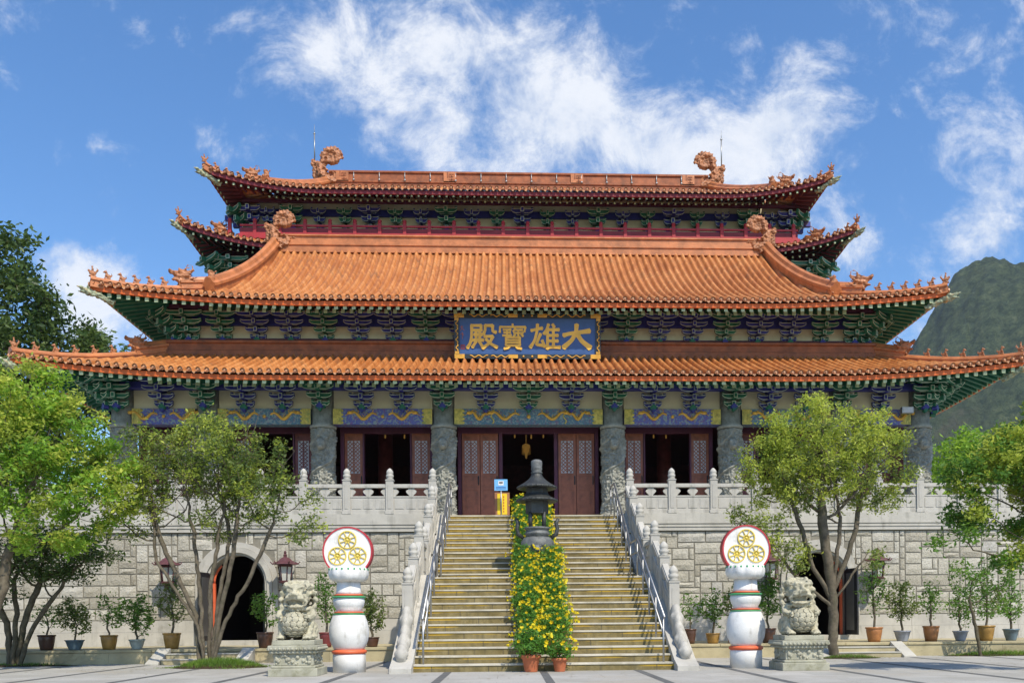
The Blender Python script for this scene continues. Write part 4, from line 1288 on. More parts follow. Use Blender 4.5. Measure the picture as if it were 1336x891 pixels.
# irregular coursed blocks
random.seed(21)
CELL = .172
nx, nz = int(40 / CELL), 15
Z0W = 1.13
occ = np.zeros((nx, nz), bool)
mb = MB()
def rough_block(mb, x0, x1, z0, z1, p):
    nxx, nzz = max(2, int((x1 - x0) / .14)), max(2, int((z1 - z0) / .14))
    g = .019
    vs, fs = [], []
    for i in range(nxx + 1):
        for j in range(nzz + 1):
            x = x0 + g + (x1 - x0 - 2 * g) * i / nxx; z = z0 + g + (z1 - z0 - 2 * g) * j / nzz
            edge = i in (0, nxx) or j in (0, nzz)
            y = WALL_Y - (.015 if edge else p + random.uniform(-.012, .016))
            if edge: x += random.uniform(-.006, .006); z += random.uniform(-.006, .006)
            vs.append((x, y, z))
    R1 = nzz + 1
    for i in range(nxx):
        for j in range(nzz):
            a = i * R1 + j
            fs.append((a, a + R1, a + R1 + 1, a + 1))
    mb.add(vs, fs, 0, False)
sizes = [(3, 2), (4, 2), (5, 2), (3, 2), (4, 2), (6, 2), (3, 2), (4, 2), (2, 2), (3, 1), (4, 1), (2, 3), (3, 2), (5, 2)]
for j in range(nz):
    for i in range(nx):
        if occ[i, j]: continue
        random.shuffle(sizes)
        for (w_, h_) in sizes + [(2, 2), (3, 1), (2, 1), (1, 2), (1, 1)]:
            if i + w_ <= nx and j + h_ <= nz and not occ[i:i + w_, j:j + h_].any(): break
        occ[i:i + w_, j:j + h_] = True
        x0, x1, z0, z1 = -20 + i * CELL, -20 + (i + w_) * CELL, Z0W + j * CELL, Z0W + (j + h_) * CELL
        if x1 > -2.8 and x0 < 2.8: continue
        pieces = [(x0, x1)]
        if in_arch(x0, z0, ARCH_R) or in_arch(x1, z0, ARCH_R) or in_arch(x0, z1, ARCH_R) or in_arch(x1, z1, ARCH_R) or in_arch((x0 + x1) / 2, z0, ARCH_R):
            # trim the block to what lies outside the arch ring
            xs = [x0 + (x1 - x0) * q for q in np.linspace(0, 1, 25)]
            ok = [not (in_arch(x, z0, ARCH_R) or in_arch(x, z1, ARCH_R)) for x in xs]
            pieces, st = [], None
            for q, x in enumerate(xs):
                if ok[q] and st is None: st = x
                if (not ok[q] or q == 24) and st is not None:
                    if x - st > .08: pieces.append((st, x if ok[q] else xs[q - 1]))
                    st = None
        for a, b_ in pieces: rough_block(mb, a, b_, z0, z1, random.uniform(.022, .045))
mb.build('stone_blocks', ASHLAR, terr)
mb = MB()
for a, b_ in ((-20, -ARCH_X - ARCH_R), (-ARCH_X + ARCH_R, -3.15), (3.15, ARCH_X - ARCH_R), (ARCH_X + ARCH_R, 20)):
    n = max(1, int((b_ - a) / 1.6))
    for k in range(n):
        mb.boxb(a + (b_ - a) * k / n + .004, a + (b_ - a) * (k + 1) / n - .004, WALL_Y - .09, WALL_Y + .1, LEDGE_Z - .05, .78)
        mb.boxb(a + (b_ - a) * k / n + .004, a + (b_ - a) * (k + 1) / n - .004, WALL_Y - .07, WALL_Y + .1, .785, 1.12)
mb.build('wall_base', WHITE_STONE, terr)
# cornice
mb = MB()
for a, b_ in ((-20, -2.78), (2.78, 20)):
    for (y, z0, z1) in ((.09, 3.725, 3.80), (.075, 3.803, 3.835), (.10, 3.838, 3.90), (.085, 3.903, 3.93), (.12, 3.933, FLOOR_Z + .04)):
        mb.boxb(a, b_, WALL_Y - y, WALL_Y + .3, z0, z1)
mb.build('cornice', CORNICE, terr)
mb = MB(); mb.boxb(-20, 20, WALL_Y + .301, 30, 4.02, FLOOR_Z - .003)
mb.build('terrace_floor', CORNICE, terr)
# arch rings, jambs, red posts, doors and dark passages
for s in (-1, 1):
    mb = MB()
    x = s * ARCH_X
    for (ro, ri, yy) in ((ARCH_R + .04, 1.06, .10), (1.055, .90, .16), (.897, IN_R - .03, .09)):
        n = 28
        out, inn = [], []
        for k in range(n + 1):
            a = PI * k / n
            out.append((x + ro * math.cos(a), ARCH_ZC + ro * math.sin(a))); inn.append((x + ri * math.cos(a), ARCH_ZC + ri * math.sin(a)))
        out = [(x + ro, LEDGE_Z)] + out + [(x - ro, LEDGE_Z)]; inn = [(x + ri, LEDGE_Z)] + inn + [(x - ri, LEDGE_Z)]
        for k in range(len(out) - 1):
            mb.prism([inn[k], out[k], out[k + 1], inn[k + 1]], WALL_Y - yy, WALL_Y + .45)
    arch = mb.build('arch_surround', WHITE_STONE, terr)
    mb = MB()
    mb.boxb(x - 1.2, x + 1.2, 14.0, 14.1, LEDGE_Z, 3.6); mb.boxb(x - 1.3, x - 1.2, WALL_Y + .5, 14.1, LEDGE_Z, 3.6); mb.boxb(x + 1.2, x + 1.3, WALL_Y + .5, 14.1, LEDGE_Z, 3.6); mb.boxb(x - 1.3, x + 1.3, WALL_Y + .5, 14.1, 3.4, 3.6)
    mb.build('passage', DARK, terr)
    mb = MB(); mb.boxb(x - 1.0, x + 1.0, WALL_Y - .2, WALL_Y + .5, LEDGE_Z - .02, LEDGE_Z + .14); mb.build('threshold', WHITE_STONE, terr)
    # outer side: a red post and a black door leaf with a steel panel folded out against the jamb
    for q in (-1, 1):
        mb = MB(); mb.boxb(x + q * .74 - .035, x + q * .74 + .035, WALL_Y + .16, WALL_Y + .24, LEDGE_Z + .14, ARCH_ZC)
        pts = [(x + q * .74 * math.cos(a), WALL_Y + .2, ARCH_ZC + .74 * math.sin(a)) for a in np.linspace(0, .8, 6)]
        mb.tube(pts, .035, 6)
        mb.build('door_post', ORANGE if q * s > 0 else BLACK, terr)
    dl = bpy.data.objects.new('door', None); COL.objects.link(dl); dl.parent = terr; dl.location = (x + s * .80, WALL_Y + .02, LEDGE_Z + .15); dl.rotation_euler = (0, 0, s * R(6))
    mb = MB(); mb.boxb(-.025, .025, -.80, 0, 0, 2.0); mb.build('door_leaf', BLACK, dl)
    mb = MB(); mb.boxb(-s * .026 - .004, -s * .026 + .004, -.62, -.14, .14, 1.86); mb.build('door_panel', STEEL, dl)
# ------------------------------------------------------------------ planter ledges in front of the wall
for s, nm in ((-1, 'left'), (1, 'right')):
    lg = thing('stone_ledge', 'long low mossy stone ledge below the terrace wall, %s of the stairs' % nm, 'ledge', group='ledges below the terrace wall')
    xs = [3.17, 7.45, 9.75, 20]
    mb = MB()
    def lb(a, b_, y0, y1, z0, z1): mb.boxb(min(s * a, s * b_), max(s * a, s * b_), y0, y1, z0, z1)
    for a, b_ in ((3.17, 7.6), (9.5, 20)):
        n = int((b_ - a) / 1.5)
        for k in range(n):
            lb(a + (b_ - a) * k / n + .003, a + (b_ - a) * (k + 1) / n - .003, LEDGE_Y + .03, WALL_Y - .1, 0, LEDGE_Z - .075)
    lb(7.6, 9.5, LEDGE_Y + .033, WALL_Y - .1, 0, LEDGE_Z - .08)
    mb.build('ledge_wall', LEDGE, lg)
    mb = MB()
    n = 10
    for k in range(n):
        a = 3.17 + (20 - 3.17) * k / n; lb(a + .003, a + (20 - 3.17) / n - .003, LEDGE_Y, WALL_Y - .1, LEDGE_Z - .07, LEDGE_Z)
    mb.build('ledge_cap', LEDGE, lg, bevel=.012)
    xc = s * 8.5
    mb = MB(); mb.boxb(xc - .9, xc + .9, LEDGE_Y - .72, LEDGE_Y + .03, 0, .12); mb.build('step', LEDGE, lg, bevel=.01)
    mb = MB(); mb.boxb(xc - .9, xc + .9, LEDGE_Y - .36, LEDGE_Y - .002, .123, .245); mb.build('step', LEDGE, lg, bevel=.01)
    for z_, y_ in ((.10, -.74), (.225, -.38)):
        mb = MB(); mb.boxb(xc - .9, xc + .9, LEDGE_Y + y_, LEDGE_Y + y_ + .4, z_ + .022, z_ + .045); mb.build('step_tread', CORNICE, lg)
    for q in (-1, 1):
        xx = xc + q * 1.07
        mb = MB()
        vs = [(-.16, LEDGE_Y - .85, 0), (.16, LEDGE_Y - .85, 0), (.16, LEDGE_Y - .003, 0), (-.16, LEDGE_Y - .003, 0), (-.16, LEDGE_Y - .85, .05), (.16, LEDGE_Y - .85, .05), (.16, LEDGE_Y - .003, LEDGE_Z + .03), (-.16, LEDGE_Y - .003, LEDGE_Z + .03)]
        mb.add([(xx + p[0], p[1], p[2]) for p in vs], [(0, 3, 2, 1), (4, 5, 6, 7), (0, 1, 5, 4), (1, 2, 6, 5), (2, 3, 7, 6), (3, 0, 4, 7)])
        mb.build('sloped_cheek', CORNICE, lg, bevel=.01)

# ------------------------------------------------------------------ staircase
RISE, TREAD, WST = .162, .30, 2.66
def riser_mat():
    m, t, b = base_mat('stair_riser', 0.85, 0.2)
    tc = t.n('ShaderNodeTexCoord').outputs['Object']
    s = t.n('ShaderNodeSeparateXYZ'); t.l(tc, s.inputs[0])
    f = noise_tex(t, 3.0, 7, 0.7, tc)
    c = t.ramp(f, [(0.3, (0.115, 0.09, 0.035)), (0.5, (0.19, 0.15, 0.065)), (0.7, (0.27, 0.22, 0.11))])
    mp = t.n('ShaderNodeMapping'); mp.inputs['Scale'].default_value = (5, 1, .5); t.l(tc, mp.inputs[0])
    st = noise_tex(t, 2.0, 6, 0.75, mp.outputs[0])
    c = t.mix(t.math('MULTIPLY', t.smooth(st, 0.48, 0.66), 0.65), c, (0.11, 0.095, 0.05))
    mp2 = t.n('ShaderNodeMapping'); mp2.inputs['Scale'].default_value = (.55, 3.3, 6.1); t.l(tc, mp2.inputs[0])
    yl = noise_tex(t, 1.3, 3, 0.6, mp2.outputs[0])
    edge = t.smooth(t.math('ABSOLUTE', s.outputs[0]), 0.3, 2.7)
    amt = t.smooth(t.math('ADD', yl, t.math('MULTIPLY', edge, 0.16)), 0.52, 0.66)
    mod = t.math('FRACT', t.math('DIVIDE', s.outputs[2], RISE))
    topband = t.smooth(mod, 0.46, 0.56)
    c = t.mix(t.math('MULTIPLY', t.math('MULTIPLY', amt, topband), 0.72), c, (0.58, 0.36, 0.03))
    mj = t.math('FRACT', t.math('ADD', t.math('DIVIDE', s.outputs[0], 1.15), t.math('MULTIPLY', t.math('FLOOR', t.math('DIVIDE', s.outputs[2], RISE)), 0.37)))
    c = t.mix(t.math('LESS_THAN', mj, 0.012), c, (0.08, 0.07, 0.05))
    t.l(c, b.inputs['Base Color'])
    bump(t, b, noise_tex(t, 30, 5, 0.7, tc), 0.4, 0.02)
    return m
RISER = riser_mat()
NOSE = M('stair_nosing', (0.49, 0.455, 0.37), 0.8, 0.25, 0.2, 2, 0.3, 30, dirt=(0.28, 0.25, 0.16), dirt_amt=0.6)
stairs = thing('stone_staircase', 'broad stone staircase with worn yellow step edges rising to the temple doors', 'staircase')
def step_y(i):            # front face of riser i (0..25)
    return i * TREAD if i < 13 else 5.1 + (i - 13) * TREAD
for i in range(26):
    y0 = step_y(i); y1 = step_y(i + 1) if i < 25 else WALL_Y + .3
    w_ = WST if i < 13 else WST - .07
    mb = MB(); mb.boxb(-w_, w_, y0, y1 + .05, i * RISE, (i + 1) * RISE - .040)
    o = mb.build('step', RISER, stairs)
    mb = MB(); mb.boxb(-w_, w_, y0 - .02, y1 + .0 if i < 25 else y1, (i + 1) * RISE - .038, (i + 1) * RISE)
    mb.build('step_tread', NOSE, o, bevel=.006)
    if i in (12, 25):
        mb = MB(); mb.boxb(-w_ + .03, w_ - .03, y0 - .019, y0 + .06, (i + 1) * RISE + .001, (i + 1) * RISE + .004); mb.build('yellow_edge', M('worn_yellow_paint', (0.55, 0.36, 0.03), 0.8, 0.2, 0.3, 4, 0.1, dirt=(0.4, 0.34, 0.2), dirt_amt=0.8), o)
mb = MB()
mb.boxb(-WST + .1, WST - .1, 13 * TREAD - .25, 13 * TREAD + 1.4, 0, 12 * RISE); mb.boxb(-2.78, 2.78, 5.4, WALL_Y + .29, 0, 2.2)
mb.build('stair_core', LEDGE, stairs)

def flight_z(y):
    if y < 0: return 0
    if y < 3.6: return RISE + y / TREAD * RISE
    if y < 5.1: return 13 * RISE
    return min(FLOOR_Z, 14 * RISE + (y - 5.1) / TREAD * RISE)
for s in (-1, 1):
    mb = MB()
    xa, xb = (WST, 3.10)
    if s < 0: xa, xb = -xb, -xa
    prof = [(-.42, 0), (-.42, .10), (-.05, .22), (3.6, 13 * RISE + .06), (5.0, 13 * RISE + .06), (8.68, FLOOR_Z + .02), (8.98, FLOOR_Z + .02), (8.98, 0)]
    n = len(prof)
    vs = [(xa, y, z) for y, z in prof] + [(xb, y, z) for y, z in prof]
    fs = [tuple(range(n - 1, -1, -1)), tuple(range(n, 2 * n))] + [(i, n + i, n + (i + 1) % n, (i + 1) % n) for i in range(n)]
    mb.add(vs, fs)
    mb.build('stair_cheek', WHITE_STONE, stairs, recalc=True)

# ------------------------------------------------------------------ stone balustrades
def post_mesh(h=1.40, w_=.22):
    mb = MB()
    hb = h - .40
    mb.box((0, 0, hb / 2), (w_, w_, hb)); mb.box((0, 0, .05), (w_ + .04, w_ + .04, .10))
    for q in (0, 1, 2, 3):
        rot = Matrix.Rotation(q * PI / 2, 3, 'Z')
        for (x0, x1, z0, z1) in ((-.06, .06, .16, hb - .12),):
            c = rot @ Vector((0, -w_ / 2 - .006, 0))
            mb.box((c.x, c.y, (z0 + z1) / 2), (.11 if q % 2 == 0 else .012, .012 if q % 2 == 0 else .11, z1 - z0))
    mb.box((0, 0, hb + .015), (w_ + .03, w_ + .03, .03))
    mb.lathe([(.095, hb + .03), (.115, hb + .06), (.08, hb + .085), (.112, hb + .115), (.116, hb + .17), (.085, hb + .20), (.105, hb + .23), (.10, hb + .28), (.07, hb + .33), (.03, hb + .37), (.0, hb + .385)], n=16)
    return mb.mesh('baluster_post', WHITE_STONE)
POST = post_mesh()
def panel_mb(L_, slope=0.0):
    """panel between posts along local x from 0 to L_, rising by slope*L_"""
    mb = MB()
    sh = lambda p: (p[0], p[1], p[2] + slope * p[0])
    def bx(x0, x1, y0, y1, z0, z1):
        o = len(mb.v); mb.boxb(x0, x1, y0, y1, z0, z1)
        for k in range(o, len(mb.v)): mb.v[k] = sh(mb.v[k])
    bx(0, L_, -.09, .09, 0, .10); bx(0, L_, -.055, .055, .10, .50)
    bx(0, L_, -.07, .07, .50, .54)
    m_ = 3
    for k in range(m_):
        a = L_ * (k + .12) / m_; b_ = L_ * (k + .88) / m_
        bx(a, b_, -.068, -.056, .16, .44); bx(a, b_, .056, .068, .16, .44)
    vase = [(-.055, 0), (.055, 0), (.07, .03), (.13, .09), (.16, .14), (.13, .18), (.07, .20), (.10, .225), (.10, .25), (-.10, .25), (-.10, .225), (-.07, .20), (-.13, .18), (-.16, .14), (-.13, .09), (-.07, .03)]
    def vs_(xc, half=0):
        pl = vase if half == 0 else [(p if half * p > 0 else 0, q) for p, q in vase if half * p >= 0]
        if half: pl = [(0, 0)] + sorted([(p, q) for p, q in pl], key=lambda e: e[1]) + [(0, .25)]
        if half < 0: pl = pl[::-1]
        mb.prism([(xc + p, .54 + q) for p, q in pl], -.045, .045, fn=sh)
    vs_(L_ / 2); vs_(0.0, 1); vs_(L_, -1)
    bx(0, L_, -.085, .085, .79, .86); bx(0, L_, -.065, .065, .86, .90)
    return mb
BW = 1.28
pan = panel_mb(BW - .22).mesh('balustrade_panel', WHITE_STONE)
for s, nm in ((-1, 'left'), (1, 'right')):
    ba = thing('stone_balustrade', 'pale carved stone balustrade along the terrace edge, %s of the stairs' % nm, 'balustrade', (0, 0, 0), group='balustrades of the terrace edge')
    for k in range(13):
        x = s * (2.98 + BW * k)
        link('baluster_post', POST, ba, (x, WALL_Y + .0, FLOOR_Z + .04))
        if k < 12:
            x0 = x + .11 if s > 0 else x - BW + .11
            link('balustrade_panel', pan, ba, (x0, WALL_Y, FLOOR_Z + .04))
    sb = thing('stair_balustrade', 'pale stone balustrade climbing the %s side of the staircase' % nm, 'balustrade', (0, 0, 0), group='balustrades of the staircase')
    ys = [1.25, 2.42, 3.72, 4.95, 6.2, 7.45]
    zs = [flight_z(y) + .02 for y in ys]
    x = s * 2.90
    for y, z in zip(ys, zs): link('baluster_post', POST, sb, (x, y, z - .02))
    ys2, zs2 = ys + [WALL_Y], zs + [FLOOR_Z + .04]
    for k in range(len(ys2) - 1):
        ya, yb = ys2[k] + .11, ys2[k + 1] - .11
        sl = (zs2[k + 1] - zs2[k]) / (ys2[k + 1] - ys2[k])
        if k == 5: yb = ys2[k + 1] - .14
        mb = panel_mb(yb - ya, sl)
        mb.v = [(x - p[1], ya + p[0], zs2[k] + sl * .11 + p[2]) for p in mb.v]
        mb.build('balustrade_panel', WHITE_STONE, sb)
    # cloud scroll that steps down to the foot
    b = MB()
    th = .12
    for (y, z, r_) in ((1.02, 1.18, .20), (.86, .98, .22), (.72, .78, .2), (.50, .62, .2), (.36, .48, .2), (.12, .42, .17), (.0, .36, .15), (.85, .72, .26), (.6, .5, .24)):
        b.sphere((x, y, z), (th, r_, r_))
    for (y, z, r_) in ((.9, 1.06, .1), (.45, .6, .1), (.0, .38, .07)):
        for q in (-1, 1): b.sphere((x + q * .1, y, z), (.05, r_, r_))
    b.boxb(x - .10, x + .10, -.05, 1.15, .2, .42)
    b.add([(x - .10, -.0, .3), (x + .10, -.0, .3), (x + .10, 1.15, .3), (x - .10, 1.15, .3), (x - .10, 0.0, .36), (x + .10, 0.0, .36), (x + .10, 1.15, 1.1), (x - .10, 1.15, 1.1)], [(0, 3, 2, 1), (4, 5, 6, 7), (0, 1, 5, 4), (1, 2, 6, 5), (2, 3, 7, 6), (3, 0, 4, 7)])
    blob(b, 'cloud_scroll', .03, WHITE_STONE, sb)
    # steel handrail on the inner side
    hr = thing('steel_handrail', 'stainless steel double handrail on the %s side of the staircase' % nm, 'handrail', (0, 0, 0), group='steel handrails of the staircase')
    xi = s * 2.47
    for h in (.92, .60):
        mb = MB()
        line = [(xi, -.02 if h > .8 else .12, flight_z(.05) + h - .03), (xi, 3.75, flight_z(3.6) + h), (xi, 5.0, flight_z(4.9) + h), (xi, 8.45, FLOOR_Z + h), (xi, 9.3, FLOOR_Z + h)]
        mb.tube(line, .028 if h > .8 else .022, 8); mb.build('rail', STEEL, hr)
    for y in (.12, 1.05, 1.95, 2.85, 3.75, 5.0, 5.85, 6.75, 7.65, 8.45, 9.3):
        z0 = flight_z(y - .02) - (.0 if y in (3.75, 5.0) or y > 8.4 else .16)
        mb = MB(); mb.tube([(xi, y, z0), (xi, y, flight_z(y) + .92)], .022, 8); mb.lathe([(.05, 0), (.05, .02)], (xi, y, max(0, z0)), 10); mb.build('rail_post', STEEL, hr)

# ------------------------------------------------------------------ wall lanterns
def lantern(x, label):
    t_ = thing('wall_lantern', label, 'lantern', (x, WALL_Y - .55, 2.0), group='lanterns on the terrace wall')
    LM = M('lantern_maroon', (0.10, 0.035, 0.04), 0.5, 0.4, 0.3, 6, 0.2) if 'lantern_maroon' not in bpy.data.materials else bpy.data.materials['lantern_maroon']
    GL = bpy.data.materials.get('lantern_glass') or M('lantern_glass', (0.55, 0.56, 0.50), 0.2, 0.5, 0.1, 4, 0.0)
    mb = MB()
    mb.lathe([(.06, .16), (.19, .2), (.2, .24), (.15, .26)], n=6, smooth=False); mb.lathe([(.02, .0), (.06, .05), (.1, .12), (.06, .17)], n=6, smooth=False)
    for k in range(6):
        a = 2 * PI * k / 6
        mb.tube([(.15 * math.cos(a), .15 * math.sin(a), .25), (.2 * math.cos(a), .2 * math.sin(a), .68)], .018, 5)
    mb.lathe([(.2, .66), (.22, .7), (.2, .72)], n=6, smooth=False)
    mb.build('lantern_frame', LM, t_)
    mb = MB(); mb.lathe([(.135, .26), (.185, .66)], n=6, smooth=False); mb.build('glass', GL, t_)
    mb = MB()
    mb.lathe([(.38, .73), (.36, .755), (.22, .83), (.12, .92), (.05, .95), (.05, .98), (.06, 1.01), (.03, 1.04), (.045, 1.08), (.02, 1.13), (0, 1.14)], n=6, smooth=False)
    for k in range(6):
        a = 2 * PI * k / 6
        mb.tube([(.3 * math.cos(a), .3 * math.sin(a), .79), (.38 * math.cos(a), .38 * math.sin(a), .75), (.43 * math.cos(a), .43 * math.sin(a), .81)], .018, 5)
    mb.build('lantern_roof', LM, t_)
    mb = MB(); mb.boxb(-.035, .035, .0, .52, .1, .16); mb.boxb(-.06, .06, .46, .54, -.2, .3); mb.tube([(0, .48, -.12), (0, .2, -.05), (0, .02, .08)], .025, 6); mb.build('bracket', BLACK, t_)
    return t_
lantern(-ARCH_X - 1.85, 'maroon wall lantern left of the left arched doorway, behind the bare tree')
lantern(-ARCH_X + 1.55, 'maroon wall lantern between the left arch and the left guardian lion')
lantern(ARCH_X - 1.65, 'maroon wall lantern behind the right wheel pillar and lion')
lantern(ARCH_X + 1.6, 'maroon wall lantern right of the right arched doorway')

# ------------------------------------------------------------------ wheel pillars
def wheel_pillar(x, y, label):
    t_ = thing('wheel_pillar', label, 'pillar', (x, y, 0), group='wheel pillars beside the stairs')
    mb = MB()
    mb.lathe([(.335, 0), (.335, .36), (.325, .38)], n=36)
    mb.lathe([(.30, .47), (.33, .52), (.385, .65), (.405, .80), (.40, .92), (.375, 1.04), (.33, 1.16), (.31, 1.19)], n=36)
    mb.lathe([(.265, 1.25), (.255, 1.30), (.30, 1.36), (.325, 1.46), (.31, 1.53)], n=36)
    mb.lathe([(.26, 1.61), (.25, 1.66), (.235, 1.86)], n=36)
    o = mb.build('shaft', WHITE, t_)
    for nm, z0, z1, r_, mt in (('red_band', .38, .47, .355, ORANGE), ('green_band', 1.185, 1.215, .325, BAND_GREEN), ('red_band', 1.217, 1.25, .30, ORANGE), ('green_band', 1.53, 1.57, .345, BAND_GREEN), ('red_band', 1.572, 1.61, .295, ORANGE)):
        mb = MB(); h = z1 - z0
        mb.lathe([(r_ * .9, z0), (r_, z0 + h * .25), (r_, z0 + h * .75), (r_ * .9, z1)], n=36); mb.build(nm, mt, t_)
    # lotus capital
    mb = MB()
    mb.lathe([(.24, 1.86), (.31, 1.875), (.375, 1.93), (.40, 2.02), (.395, 2.10), (.375, 2.16), (.32, 2.17)], n=80, rf=lambda a, z: .97 + .06 * abs(math.sin(5 * a + 1.5 * z)) ** .6)
    cap = mb.build('lotus_capital', WHITE, t_)
    mb = MB()
    for k in range(20):
        a = 2 * PI * (k + .5) / 20
        mb.sphere((.385 * math.cos(a), .385 * math.sin(a), 2.115), (.028, .028, .03), 0, 6, 5)
    mb.build('capital_dots', BAND_GREEN, cap)
    # disc
    zc, r_ = 2.49, .515
    circ = [(r_ * .955 * math.cos(2 * PI * k / 64), zc + r_ * .955 * math.sin(2 * PI * k / 64)) for k in range(64)]
    mb = MB(); mb.prism(circ, -.10, .10, smooth=False); d = mb.build('disc', WHITE, t_)
    mb = MB(); pts = [(r_ * .96 * math.cos(2 * PI * k / 64), 0, zc + r_ * .96 * math.sin(2 * PI * k / 64)) for k in range(65)]
    n = 64
    pr = [(-.012, -.115), (.018, -.115), (.022, 0), (.018, .115), (-.012, .115)]
    vs = []
    for k in range(n):
        a = 2 * PI * k / n
        for (dr, dy) in pr: vs.append(((r_ * .955 + dr) * math.cos(a), dy, zc + (r_ * .955 + dr) * math.sin(a)))
    fs = [(k * 5 + j, ((k + 1) % n) * 5 + j, ((k + 1) % n) * 5 + (j + 1) % 5, k * 5 + (j + 1) % 5) for k in range(n) for j in range(5)]
    mb.add(vs, fs); mb.build('disc_rim', RIM_RED, d, recalc=True)
    for (wx, wz) in ((0, .235), (-.205, -.095), (.205, -.095)):
        for sd in (-1,):
            mb = MB(); R_ = .175
            yy = sd * .115
            c = [(wx + R_ * math.cos(2 * PI * k / 40), yy, zc + wz + R_ * math.sin(2 * PI * k / 40)) for k in range(41)]
            mb.tube(c, .0145, 6, cap=False)
            c = [(wx + .06 * math.cos(2 * PI * k / 20), yy, zc + wz + .06 * math.sin(2 * PI * k / 20)) for k in range(21)]
            mb.tube(c, .011, 6, cap=False)
            mb.sphere((wx, yy, zc + wz), (.03, .025, .03), 0, 10, 6)
            for k in range(8):
                a = 2 * PI * k / 8 + PI / 8
                mb.tube([(wx + .02 * math.cos(a), yy, zc + wz + .02 * math.sin(a)), (wx + (R_ + .015) * math.cos(a), yy, zc + wz + (R_ + .015) * math.sin(a))], .011, 5)
            mb.build('wheel_emblem', YELLOW, d)
wheel_pillar(-4.02, .42, 'white pillar topped by a red-rimmed disc of three yellow wheels, left of the stairs')
wheel_pillar(4.27, .42, 'white pillar topped by a red-rimmed disc of three yellow wheels, right of the stairs')

